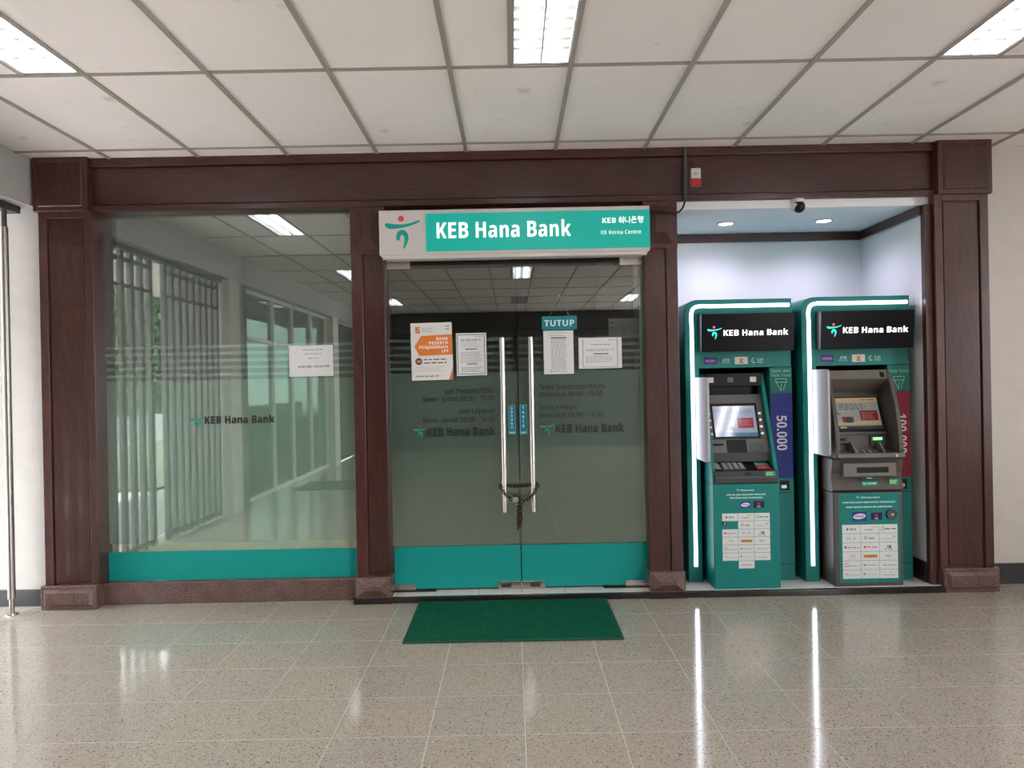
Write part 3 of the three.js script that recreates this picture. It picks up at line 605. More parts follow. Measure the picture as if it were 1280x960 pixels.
// ------------------------------------------------------------------ post and folding gate in the left opening
{
  const g = thing('steel_post', 'slim round steel post on a flange at the left opening', 'post', [-3.298, 0, -5.02]);
  part('flange', cyl(0.036, 0.034, 0.012, -3.298, 0.006, -5.02), postSteel, g);
  part('lower_tube', cyl(0.016, 0.016, 0.10, -3.298, 0.06, -5.02), postSteel, g);
  part('main_tube', cyl(0.024, 0.024, 2.43, -3.298, 1.32, -5.02), postSteel, g);
  part('upper_tube', cyl(0.016, 0.016, 0.14, -3.298, 2.595, -5.02), darkMetal, g);
  const r = thing('gate_track', 'dark steel channel under the lintel of the left opening', 'track', [-3.32, 2.65, -3.6]);
  part('channel', B(-3.365, -3.285, 2.654, 2.698, -5.16, -1.79, 0.003), darkMetal, r);
  part('end_plate', B(-3.370, -3.280, 2.652, 2.698, -5.165, -5.16), steel, r);
  for (const [z0, z1, side] of [[-4.86, -3.42, 'post'], [-3.18, -1.82, 'pier'], [3.74, 6.16, 'rear']]) {
    const f = thing('bar_gate', { post: 'steel gate of flat upright bars nearest the steel post', pier: 'steel gate of flat upright bars beside the white pier', rear: 'steel gate of narrow close-set bars far behind the viewer' }[side], 'gate', [-3.33, 0, (z0 + z1) / 2], 'bar gates in the left wall');
    part('top_rail', B(-3.345, -3.315, 2.56, 2.60, z0, z1), slatMetal, f); part('middle_rail', B(-3.345, -3.315, 2.34, 2.37, z0, z1), slatMetal, f); part('bottom_rail', B(-3.345, -3.315, 0.04, 0.08, z0, z1), slatMetal, f);
    const n = Math.round((z1 - z0) / (side === 'rear' ? 0.11 : 0.17)), wide = side === 'rear' ? 0.03 : 0.06;
    for (let i = 0; i <= n; i++) { const z = z0 + (z1 - z0 - wide) * i / n; part('bar', B(-3.352, -3.308, 0.01, 2.652, z, z + wide, 0.003), slatMetal, f); }
  }
  const p = thing('grey_door_mat', 'flat grey mat on the floor inside the glazed side doors', 'mat', [-2.5, 0, 0.7]);
  part('pile', B(-3.1, -2.0, 0, 0.01, 0.2, 1.15), std(0.06, 0.055, 0.05, 0.9), p);
}
// ------------------------------------------------------------------ fluorescent fittings
{
  const tubeGlow = lampGlow(LAMP, 6), mirror = std(0.75, 0.77, 0.78, 0.25, { metalness: 0.6 }), louver = std(0.70, 0.73, 0.74, 0.3, { metalness: 0.4 });
  const where = ['right', 'middle', 'left'];
  fixtureCells.sort((a, b) => a[2] - b[2] || a[0] - b[0]);
  for (const [x0, x1, z0, z1, i, j] of fixtureCells) {
    const row = j === 0 ? 'in front of the viewer' : j === -3 ? 'behind the viewer' : 'far behind the viewer';
    const col = i === -1 ? 'on the window side' : i === 3 ? 'in line with the door' : 'on the side of the cash machines';
    const f = thing('ceiling_light', 'recessed twin tube light ' + col + ', ' + row, 'ceiling light', [(x0 + x1) / 2, CY, (z0 + z1) / 2], 'recessed twin tube ceiling lights');
    const y = CY + 0.002, a = x0 + 0.014, b = x1 - 0.014, c = z0 + 0.014, d = z1 - 0.014;
    part('housing', mergeGeometries([B(a, b, y + 0.078, y + 0.083, c, d), B(a, a + 0.004, y, y + 0.08, c, d), B(b - 0.004, b, y, y + 0.08, c, d), B(a, b, y, y + 0.08, c, c + 0.004), B(a, b, y, y + 0.08, d - 0.004, d)]), mirror, f);
    const on = !(j === -6 && i === 3);
    for (const s of [0.27, 0.73]) part('tube', cyl(0.013, 0.013, z1 - z0 - 0.09, a + (b - a) * s, y + 0.052, (z0 + z1) / 2, 'z', 16), on ? tubeGlow : whitePlastic, f);
    part('spine', B((a + b) / 2 - 0.004, (a + b) / 2 + 0.004, y, y + 0.04, c, d), louver, f);
    for (let k = 1; k < 12; k++) { const z = c + (d - c) * k / 12; part('louvre', B(a + 0.004, b - 0.004, y + 0.001, y + 0.030, z - 0.0012, z + 0.0012), louver, f); }
    part('end_plate', B(a, b, y + 0.001, y + 0.034, c, c + 0.018), louver, f); part('end_plate', B(a, b, y + 0.001, y + 0.034, d - 0.018, d), louver, f);
    if (on) for (const s of [0.27, 0.73]) areaLight(f, LAMP, LAMP_POWER, 0.045, d - c - 0.05, a + (b - a) * s, y + 0.037, (z0 + z1) / 2, DOWN);
  }
}
// ------------------------------------------------------------------ niche downlights
for (const [x, z, side] of [[1.602, -5.675, 'left'], [2.310, -5.640, 'right']]) {
  const d = thing('downlight', 'bright round recessed downlight over the ' + side + ' cash machine', 'downlight', [x, 2.60, z], 'downlights over the cash machines');
  part('trim_ring', new THREE.TorusGeometry(0.058, 0.008, 8, 36).rotateX(Math.PI / 2).translate(x, 2.598, z), whitePlastic, d);
  part('bulb', cyl(0.05, 0.05, 0.006, x, 2.597, z, 'y', 32), lampGlow(SPOT, 9), d, 'glowing lamp face');
  const l = new THREE.SpotLight(SPOT, SPOT_POWER, 0, 1.35, 0.6); l.castShadow = true; l.shadow.radius = 2.5;
  l.position.set(0, -0.012, 0); l.target.position.set(0, -1, 0.0); d.add(l, l.target);
}
// ------------------------------------------------------------------ cash machines
const atlas = canvasTexture(1000, 600, (x) => {
  const cell = (k, f) => { x.save(); x.translate((k % 5) * 200, Math.floor(k / 5) * 100); x.beginPath(); x.rect(0, 0, 200, 100); x.clip(); x.fillStyle = '#d6dad8'; x.fillRect(0, 0, 200, 100); f(); x.restore(); };
  const t = (s, px, c, cx = 100, cy = 62, w = 0) => { x.fillStyle = c; words(x, s, px, cx, cy, 'center', w); };
  const bar = (a, b, y, c, th = 8) => greyLines(x, a, b, y, y, 1, c, th, 0);
  cell(0, () => { t('BCA', 34, '#3a4664', 118, 62); x.fillStyle = '#3a4664'; x.beginPath(); x.arc(58, 50, 12, 0, 7); x.fill(); });
  cell(1, () => { t('mandiri', 24, '#6d6c52', 92, 66); x.fillStyle = '#d9a83c'; x.fillRect(110, 24, 65, 8); });
  cell(2, () => { x.strokeStyle = '#7d8684'; x.lineWidth = 5; x.strokeRect(22, 30, 30, 38); bar(60, 180, 46, '#4d5654', 12); });
  cell(3, () => { t('BII', 30, '#d08a5c', 70, 62); t('II', 30, '#77807e', 132, 62); });
  cell(4, () => { x.strokeStyle = '#59615f'; x.lineWidth = 5; x.strokeRect(40, 34, 26, 26); t('BRI', 34, '#59615f', 118, 66); });
  cell(5, () => { bar(25, 150, 60, '#8b918f', 6); x.fillStyle = '#8b918f'; x.fillRect(148, 28, 22, 16); });
  cell(6, () => { x.fillStyle = '#b23a3a'; x.fillRect(24, 38, 20, 24); bar(50, 180, 50, '#9c5c5c', 9); });
  cell(7, () => { x.fillStyle = '#cf3f4a'; x.beginPath(); x.arc(42, 50, 13, 0, 7); x.fill(); bar(60, 182, 46, '#cf5a62', 10); });
  cell(8, () => { x.fillStyle = '#d59a3a'; x.beginPath(); x.moveTo(72, 62); x.lineTo(90, 22); x.lineTo(108, 62); x.fill(); x.fillStyle = '#2c2f30'; x.beginPath(); x.moveTo(98, 62); x.lineTo(114, 26); x.lineTo(132, 62); x.fill(); bar(56, 146, 72, '#4a4e4e', 8); });
  cell(9, () => { t('AG', 44, '#dca04a', 112, 60); bar(58, 160, 76, '#c8b48a', 6); });
  cell(10, () => { x.fillStyle = '#d08f26'; x.fillRect(28, 34, 150, 36); x.fillStyle = '#5a4420'; words(x, 'Danamon', 26, 108, 61); });
  cell(11, () => { t('hpc', 40, '#8d9492', 100, 62); });
  cell(12, () => { x.strokeStyle = '#c9545c'; x.lineWidth = 6; x.strokeRect(24, 28, 34, 34); bar(66, 182, 54, '#a07a7a', 7); });
  cell(13, () => { x.fillStyle = '#6a7270'; x.fillRect(26, 38, 18, 20); bar(50, 180, 48, '#7f8785', 7); });
  cell(14, () => { bar(34, 176, 48, '#a86a6e', 9); });
  cell(15, () => { x.fillStyle = '#b5353c'; x.beginPath(); x.moveTo(22, 36); x.lineTo(52, 48); x.lineTo(52, 62); x.fill(); bar(58, 180, 54, '#97807f', 6); });
  cell(16, () => { x.fillStyle = '#4d5654'; x.fillRect(26, 34, 12, 26); bar(48, 176, 52, '#99a09e', 6); });
  cell(17, () => { bar(40, 160, 60, '#848b89', 7); x.fillStyle = '#a5acaa'; x.fillRect(108, 32, 18, 10); });
  cell(18, () => { t('8', 30, '#c9444e', 48, 62); bar(66, 170, 48, '#cc5a60', 10); });
});
const atlasMat = new THREE.MeshPhysicalMaterial({ map: atlas, roughness: 0.5 });
function logoSticker(parent, k, x0, x1, y0, y1, z) {
  const g = new THREE.BoxGeometry(x1 - x0, y1 - y0, 0.0008).translate((x0 + x1) / 2, (y0 + y1) / 2, z + 0.0004), uv = g.attributes.uv, n = g.attributes.normal;
  for (let i = 0; i < uv.count; i++) { const f = n.getZ(i) > 0.5 ? [uv.getX(i), uv.getY(i)] : [0.02, 0.98]; uv.setXY(i, ((k % 5) + 0.01 + 0.98 * f[0]) / 5, 1 - (Math.floor(k / 5) + 1 - (0.01 + 0.98 * f[1])) / 6); }
  return part('bank_sticker', g, atlasMat, parent);
}
const printed = (tex, o = {}) => new THREE.MeshPhysicalMaterial({ map: tex, roughness: 0.45, specularIntensity: 0.5, ...o });
const headingTex = (title, y1, y2, w1, w2) => canvasTexture(1024, 420, (x, w, h) => {            // heading of the lower teal panels
  x.fillStyle = '#107a73'; x.fillRect(0, 0, w, h); x.fillStyle = '#d8eeea'; const k = w1 / 920;
  drawEmblem(x, 512 - 190 * k, title - 18, 66 * k, '#d8eeea', '#d8eeea'); x.fillStyle = '#d8eeea'; words(x, 'KEB Hana Bank', 50 * k, 512 - 140 * k, title, 'left', 330 * k);
  words(x, 'ATM INI JUGA MELAYANI TRANSAKSI', 52 * k, 512, y1, 'center', w1); words(x, 'DARI BANK-BANK DI JARINGAN', 52 * k, 512, y2, 'center', w2);
});
const badge = (w, h, f) => printed(canvasTexture(w, h, f));
const primaMat = badge(220, 140, (x, w, h) => { x.fillStyle = '#2c3a7c'; x.fillRect(0, 0, w, h); x.fillStyle = '#d7d9e8'; x.beginPath(); x.ellipse(110, 70, 96, 42, -0.1, 0, 7); x.fill(); x.fillStyle = '#8a3a5c'; words(x, 'PRIMA', 44, 110, 86, 'center', 150); });
const redStarMat = badge(220, 140, (x, w, h) => { x.fillStyle = '#16204e'; x.fillRect(0, 0, w, h); x.strokeStyle = '#c8283e'; x.lineWidth = 16; x.beginPath(); x.moveTo(78, 28); x.lineTo(136, 90); x.moveTo(140, 24); x.lineTo(80, 92); x.stroke(); x.fillStyle = '#dfe3ee'; words(x, 'alto', 38, 108, 126); });
const purpleMat = badge(200, 110, (x, w, h) => { x.fillStyle = '#33307a'; x.fillRect(0, 0, w, h); x.fillStyle = '#cfa9c8'; words(x, 'PRIMA', 46, 100, 72, 'center', 150); x.strokeStyle = '#a05a9a'; x.lineWidth = 5; x.beginPath(); x.ellipse(100, 56, 86, 36, 0, 0, 7); x.stroke(); });
const atmMat = badge(200, 110, (x, w, h) => { x.fillStyle = '#117466'; x.fillRect(0, 0, w, h); x.fillStyle = '#b9cfe2'; words(x, 'ATM', 62, 108, 66, 'center', 130); x.fillStyle = '#8fb3d6'; words(x, 'BERSAMA', 30, 100, 98, 'center', 160); });
const crossMat = badge(200, 110, (x, w, h) => { x.fillStyle = '#cfcdb8'; x.fillRect(0, 0, w, h); x.strokeStyle = '#b02c34'; x.lineWidth = 13; x.beginPath(); x.moveTo(74, 26); x.lineTo(124, 82); x.moveTo(126, 24); x.lineTo(76, 84); x.stroke(); x.fillStyle = '#7c2a30'; x.fillRect(68, 84, 64, 10); });
const callMat = badge(260, 110, (x, w, h) => { x.fillStyle = '#117466'; x.fillRect(0, 0, w, h); x.strokeStyle = '#a9d6cc'; x.lineWidth = 9; x.beginPath(); x.arc(60, 55, 38, 0.6, 5.2); x.stroke(); x.beginPath(); x.moveTo(44, 34); x.lineTo(52, 72); x.lineTo(76, 78); x.stroke(); x.fillStyle = '#a9d6cc'; words(x, 'Call', 60, 180, 62, 'center', 120); x.fillRect(122, 80, 118, 10); });
function noteStrip(colour, text, first) {
  return canvasTexture(160, 800, (x, w, h) => {
    x.fillStyle = '#0f6f60'; x.fillRect(0, 0, w, h);
    x.fillStyle = '#9fd0c4'; if (first) { words(x, 'Setor dan', 28, 80, 34, 'center', 140, 'normal'); words(x, 'Tarik Tunai', 28, 80, 66, 'center', 145, 'normal'); } else words(x, 'Tarik Tunai', 30, 80, 52, 'center', 145, 'normal');
    x.strokeStyle = '#9fd0c4'; x.lineWidth = 4; x.strokeRect(42, 82, 80, 24); x.beginPath(); x.moveTo(46, 106); x.lineTo(62, 138); x.lineTo(80, 168); x.lineTo(84, 118); x.moveTo(116, 106); x.lineTo(104, 140); x.lineTo(98, 168); x.stroke();
    x.fillStyle = colour; x.fillRect(0, 185, w, h - 185);
    x.save(); x.translate(first ? 44 : 58, 345); x.rotate(Math.PI / 2); x.fillStyle = '#d8d6da'; words(x, text, 102, 0, 0, 'left', first ? 256 : 290); x.restore();
  });
}
const signTex = canvasTexture(1240, 520, (x, w, h) => {
  x.fillStyle = '#050506'; x.fillRect(0, 0, w, h); drawEmblem(x, 172, 262, 200, '#2fb5a2', '#e0405a'); x.fillStyle = '#ffffff'; words(x, 'KEB Hana Bank', 112, 282, 304, 'left', 880);
});
const signGlow = new THREE.MeshPhysicalMaterial({ map: signTex, emissiveMap: signTex, emissive: new THREE.Color().setRGB(1, 0.97, 1.0), emissiveIntensity: 1.2, roughness: 0.25, specularIntensity: 0.15 });
const screenTexA = canvasTexture(600, 440, (x, w, h) => {
  x.fillStyle = '#b9c8e2'; x.fillRect(0, 0, w, h); x.fillStyle = '#cfd6e8'; x.fillRect(0, 0, w, 40); greyLines(x, 330, 560, 70, 110, 3, '#8796bb', 8); x.fillStyle = '#b84450'; x.fillRect(335, 175, 225, 145); x.fillStyle = '#dba0a4'; greyLines(x, 360, 530, 205, 270, 4, '#d9989c', 9);
  x.fillStyle = '#a56a80'; x.fillRect(205, 300, 70, 55); greyLines(x, 60, 190, 250, 360, 6, '#8fa3c8', 7); x.fillStyle = '#5f8fb0'; x.fillRect(0, 385, w, 55);
});
const screenTexB = canvasTexture(600, 440, (x, w, h) => {
  x.fillStyle = '#a9a8a4'; x.fillRect(0, 0, w, h); x.fillStyle = '#d8bb84'; x.fillRect(0, 0, w, 62); greyLines(x, 380, 560, 26, 26, 1, '#8a6c3c', 12, 0);
  greyLines(x, 70, 430, 90, 150, 3, '#6b6a72', 15, 0.1); x.fillStyle = '#8c3034'; x.fillRect(335, 180, 240, 140); greyLines(x, 360, 540, 205, 290, 5, '#c07c78', 9); x.fillStyle = '#cdb98c'; x.fillRect(0, 330, w, 45); x.fillStyle = '#6e3e44'; x.fillRect(90, 265, 150, 80); x.fillStyle = '#3a3c4a'; x.fillRect(140, 285, 70, 65); x.fillStyle = '#55606a'; x.beginPath(); x.moveTo(0, 160); x.lineTo(80, 230); x.lineTo(70, 245); x.lineTo(0, 180); x.fill();
  x.fillStyle = '#3a4040'; x.fillRect(0, 395, w, 45); x.fillStyle = '#c9c4a4'; x.fillRect(40, 405, 90, 20);
});
// a flat plate whose front leans: from (yTop, zTop) to (yBottom, zBottom), thickness t behind the front
function leaning(x0, x1, yB, zB, yT, zT, t, b = 0) {
  const len = Math.hypot(yT - yB, zT - zB), a = Math.atan2(zT - zB, yT - yB);
  const g = b ? new RoundedBoxGeometry(x1 - x0, len, t, 2, b) : new THREE.BoxGeometry(x1 - x0, len, t);
  return g.translate(0, 0, -t / 2).rotateX(a).translate((x0 + x1) / 2, (yB + yT) / 2, (zB + zT) / 2);
}
const onLean = (yB, zB, yT, zT, f) => [yB + (yT - yB) * f, zB + (zT - zB) * f];

function enclosure(g, x0, z, first) {
  const x1 = x0 + 0.742, zb = -6.02, top = 2.003;
  // rounded frame: left column and top bar in one sweep
  const s = new THREE.Shape(); const r = 0.10, w = 0.096, tb = 0.100, ri = 0.03;
  s.moveTo(x0, 0.04); s.lineTo(x0, top - r); s.quadraticCurveTo(x0, top, x0 + r, top); s.lineTo(x1 + 0.005, top); s.lineTo(x1 + 0.005, top - tb); s.lineTo(x0 + w + ri, top - tb); s.quadraticCurveTo(x0 + w, top - tb, x0 + w, top - tb - ri); s.lineTo(x0 + w, 0.04); s.lineTo(x0, 0.04);
  const fr = new THREE.ExtrudeGeometry(s, { depth: z - zb - 0.006, bevelEnabled: true, bevelSize: 0.003, bevelThickness: 0.003, bevelOffset: -0.003, bevelSegments: 2, curveSegments: 14 }).translate(0, 0, zb + 0.003);
  part('surround_frame', metreUV(fr), teal, g);
  // LED line
  const lx = x0 + 0.050, ly = top - 0.046, rr = 0.045, pts = [[lx, 0.15, z + 0.001], [lx, 0.8, z + 0.001], [lx, ly - rr - 0.1, z + 0.001], [lx, ly - rr, z + 0.001], [lx + rr * 0.3, ly - rr * 0.3, z + 0.001], [lx + rr, ly, z + 0.001], [lx + rr + 0.1, ly, z + 0.001], [lx + 0.4, ly, z + 0.001], [x1 - 0.012, ly, z + 0.001]];
  const led = tube(pts, 0.013, 120, 10);
  part('led_light_strip', led, lampGlow(LED, 2.2), g, 'glowing white light line');
  areaLight(g, LED, LED_POWER, 0.022, 1.74, lx, 1.02, z + 0.016, FRONT);
  areaLight(g, LED, LED_POWER, 0.62, 0.022, (lx + rr + x1) / 2, ly, z + 0.016, FRONT);
  const ix = x0 + w;
  part('header_panel', B(ix, x1, 1.527, top - tb, zb, z - 0.012, 0.002), teal, g);
  part('side_panel', B(x0 + 0.588, x1, 0.04, 1.524, zb, z - 0.004, 0.002), teal, g);
  for (const y of [0.648, 0.152]) part('panel_groove', B(x0 + 0.590, x1 - 0.002, y, y + 0.004, z - 0.006, z - 0.0035), blackMatt, g);
  const lk = part('handle_recess', B(x0 + 0.645, x0 + 0.712, 0.668, 0.735, z - 0.006, z - 0.0033), blackMatt, g);
  part('lever', B(x0 + 0.652, x0 + 0.690, 0.682, 0.705, z - 0.004, z + 0.010, 0.004), keyMetal, lk);
  part('inner_lining', B(ix, x0 + 0.588, 0.04, 1.527, -5.98, -5.95), blackMatt, g);
  part('inner_lining', B(ix, ix + 0.008, 0.04, 1.527, -5.95, z - 0.02), blackMatt, g);
  // dark lit sign box, leaning slightly forward
  const a = x0 + 0.094, b = x0 + 0.728;
  part('sign_housing', leaning(a, b, 1.637, z + 0.085, 1.895, z + 0.108, 0.10), black, g);
  const f = leaning(a + 0.002, b - 0.002, 1.639, z + 0.087, 1.893, z + 0.110, 0.002);
  part('lit_sign', f, [black, black, black, black, signGlow, black], g, 'black sign with glowing white bank name');
  const zf = z - 0.012;
  for (const [m, p, q, y0, y1] of [[purpleMat, 0.134, 0.222, 1.553, 1.602], [atmMat, 0.248, 0.325, 1.553, 1.600], [crossMat, 0.350, 0.440, 1.551, 1.602], [callMat, 0.458, 0.556, 1.550, 1.598]]) part('network_badge', printBox(x0 + p, x0 + q, y0, y1, zf, zf + 0.001), [teal, teal, teal, teal, m, teal], g);
  const strip = printed(noteStrip(first ? '#23307e' : '#8c2236', first ? '50.000' : '100.000', first));
  part('banknote_strip', printBox(x0 + 0.590, x1 - 0.001, 0.752, 1.522, z - 0.0045, z - 0.003), [teal, teal, teal, teal, strip, teal], g, first ? 'blue strip reading 50.000' : 'dark red strip reading 100.000');
  // privacy shield standing out from the front
  const sh = new THREE.Shape(), L = first ? 0.31 : 0.255, y0 = first ? 0.90 : 0.925, y1 = first ? 1.463 : 1.502;
  sh.moveTo(0, y0); sh.lineTo(L - 0.03, y0); sh.quadraticCurveTo(L, y0, L, y0 + 0.03); sh.lineTo(L, y1 - 0.03); sh.quadraticCurveTo(L, y1, L - 0.03, y1); sh.lineTo(0, y1); sh.lineTo(0, y0);
  const sg = new THREE.ExtrudeGeometry(sh, { depth: 0.012, bevelEnabled: true, bevelSize: 0.003, bevelThickness: 0.003, bevelOffset: -0.003, bevelSegments: 2 }).rotateY(-Math.PI / 2).translate(x0 + 0.082, 0, z);
  part('privacy_shield', sg, shieldGrey, g, 'pale grey side shield');
}
function stickerGrid(g, x0, x1, yTop, rowH, rows, z) {
  const w = (x1 - x0) / 3;
  rows.forEach((r, i) => r.forEach((k, c) => { if (k >= 0) logoSticker(g, k, x0 + c * w + 0.0012, x0 + (c + 1) * w - 0.0012, yTop - (i + 1) * rowH + 0.0012, yTop - i * rowH - 0.0012, z); }));
}
// left machine
{
  const g = thing('atm', 'left cash machine with a blue 50.000 strip and teal cabinet door', 'cash machine', [1.575, 0.04, -5.6], 'cash machines in the niche');
  const x0 = 1.206, z = -5.342;
  enclosure(g, x0, z, true);
  const a = 1.333, b = 1.778, F = -5.150;
  part('lower_cabinet', B(a, b, 0.04, 0.745, -5.90, F, 0.006), tealBright, g);
  part('panel_heading', printBox(a + 0.03, b - 0.03, 0.565, 0.723, F, F + 0.0008), [tealBright, tealBright, tealBright, tealBright, printed(headingTex(72, 150, 206, 700, 590)), tealBright], g);
  part('network_badge', printBox(1.516, 1.584, 0.582, 0.626, F + 0.0008, F + 0.0016), [teal, teal, teal, teal, primaMat, teal], g);
  part('network_badge', printBox(1.602, 1.676, 0.581, 0.627, F + 0.0008, F + 0.0016), [teal, teal, teal, teal, redStarMat, teal], g);
  stickerGrid(g, 1.390, 1.712, 0.548, 0.0532, [[0, 1, 2], [-1, 4, 5], [6, 3, 8], [9, 10, 11], [12, 13, 14], [15, 16, 17], [-1, 18, -1]], F);
  const lock = part('cabinet_lock', cyl(0.014, 0.013, 0.010, 1.406, 0.481, F + 0.004, 'z', 20), darkMetal, g);
  part('keyhole', B(1.404, 1.408, 0.474, 0.488, F + 0.008, F + 0.0095), keyMetal, lock);
  // side wings
  for (const [p, q] of [[1.333, 1.357], [1.752, 1.778]]) part('side_wing', sideProfile([[-5.86, 0.745], [F - 0.004, 0.745], [F - 0.004, 0.80], [-5.20, 0.92], [-5.43, 1.485], [-5.86, 1.485]], p, q, 0.003), tealBright, g);
  // hood with lamps
  const hoodLamp = new THREE.MeshStandardMaterial({ color: 0x8a8680, emissive: 0xfff4e6, emissiveIntensity: 0.16, roughness: 0.3 });
  part('hood', B(1.357, 1.752, 1.395, 1.490, -5.86, -5.40, 0.006), black, g);
  for (const [x, m] of [[1.395, hoodLamp], [1.535, machineGrey], [1.694, hoodLamp]]) part('hood_lamp', B(x - 0.022, x + 0.022, 1.425, 1.462, -5.401, -5.395, 0.003), m, g);
  part('hood_recess', B(1.357, 1.752, 1.30, 1.395, -5.86, -5.50), black, g);
  // leaning fascia with screen
  const Y0 = 0.945, Z0 = -5.255, Y1 = 1.338, Z1 = -5.425;
  part('fascia', leaning(1.357, 1.752, Y0, Z0, Y1, Z1, 0.06), machineGrey, g);
  const [sy0, sz0] = onLean(Y0, Z0, Y1, Z1, 0.27), [sy1, sz1] = onLean(Y0, Z0, Y1, Z1, 0.80);
  const bz = part('screen_bezel', leaning(1.385, 1.708, sy0 - 0.012, sz0 + 0.009, sy1 + 0.018, sz1, 0.006), blackMatt, g);
  part('screen', leaning(1.398, 1.692, sy0, sz0 + 0.006, sy1, sz1 + 0.009, 0.004), [black, black, black, black, new THREE.MeshPhysicalMaterial({ map: screenTexA, emissiveMap: screenTexA, emissive: 0xffffff, emissiveIntensity: 0.22, roughness: 0.08, color: 0x999999 }), black], bz, 'lit blue screen');
  const key = new THREE.BoxGeometry(0.018, 0.014, 0.012);
  for (const x of [1.371, 1.722]) for (let k = 0; k < 4; k++) { const [y, zz] = onLean(Y0, Z0, Y1, Z1, 0.32 + k * 0.115); placed('screen_key', key, keyMetal, g, x, y, zz + 0.004); }
  const at = (f) => onLean(Y0, Z0, Y1, Z1, f);
  part('fascia_line', leaning(1.360, 1.750, ...at(0.225), ...at(0.24), 0.004).translate(0, 0, 0.003), machineDark, g);
  part('card_slot', leaning(1.372, 1.444, ...at(0.125), ...at(0.155), 0.006).translate(0, 0, 0.004), blackMatt, g);
  part('cash_mouth', leaning(1.468, 1.602, ...at(0.0), ...at(0.215), 0.006).translate(0, 0, 0.004), black, g);
  part('receipt_slot', leaning(1.625, 1.718, ...at(0.02), ...at(0.15), 0.006).translate(0, 0, 0.004), std(0.012, 0.04, 0.03, 0.3), g);
  part('fascia_skirt', leaning(1.357, 1.752, 0.885, -5.238, 0.945, -5.252, 0.08), machineDark, g);
  // keyboard shelf
  part('key_shelf', leaning(1.357, 1.752, 0.832, -5.146, 0.885, -5.30, 0.05), black, g);
  const sh = (f) => onLean(0.832, -5.146, 0.885, -5.30, f);
  const kp = part('keypad_plate', leaning(1.405, 1.565, ...sh(0.12), ...sh(0.72), 0.004).translate(0, 0.004, 0.001), std(0.14, 0.14, 0.14, 0.4, { metalness: 0.5 }), g);
  const pad = new THREE.BoxGeometry(0.026, 0.008, 0.016);
  for (let r = 0; r < 4; r++) for (let c = 0; c < 4; c++) { const [y, zz] = sh(0.2 + 0.15 * r); placed('key', pad, std(0.22, 0.22, 0.22, 0.4), kp, 1.430 + c * 0.037, y + 0.007, zz); }
  const tag1 = badge(220, 150, (x, w, h) => { x.fillStyle = '#1b8f80'; x.fillRect(0, 0, w, 78); x.fillStyle = '#a82838'; x.fillRect(0, 78, w, 72); greyLines(x, 30, 180, 22, 52, 2, '#cfe6e0', 10); greyLines(x, 30, 190, 100, 124, 2, '#dca0a6', 8); });
  part('instruction_label', leaning(1.640, 1.732, ...sh(0.08), ...sh(0.86), 0.002).translate(0, 0.003, 0.001), [black, black, black, black, tag1, black], g);
  const tag2 = badge(120, 130, (x, w, h) => { x.fillStyle = '#b9bab4'; x.fillRect(0, 0, w, h); greyLines(x, 8, 110, 15, 115, 5, '#6a6c68', 9); });
  part('instruction_label', leaning(1.361, 1.398, ...sh(0.15), ...sh(0.85), 0.002).translate(0, 0.003, 0.001), [black, black, black, black, tag2, black], g);
  part('front_lip', B(1.346, 1.766, 0.748, 0.832, -5.30, -5.142, 0.006), machineDark, g);
  part('lip_line', B(1.348, 1.764, 0.786, 0.790, -5.145, -5.1405), machineGrey, g);
  part('latch', B(1.545, 1.590, 0.806, 0.820, -5.144, -5.139, 0.003), blackMatt, g);
  const gl = badge(200, 90, (x, w, h) => { x.fillStyle = '#2f9a58'; x.fillRect(0, 0, w, h); greyLines(x, 15, 185, 18, 60, 3, '#bfe0c4', 10); });
  part('instruction_label', printBox(1.684, 1.752, 0.794, 0.826, -5.142, -5.1412), [black, black, black, black, gl, black], g);
}
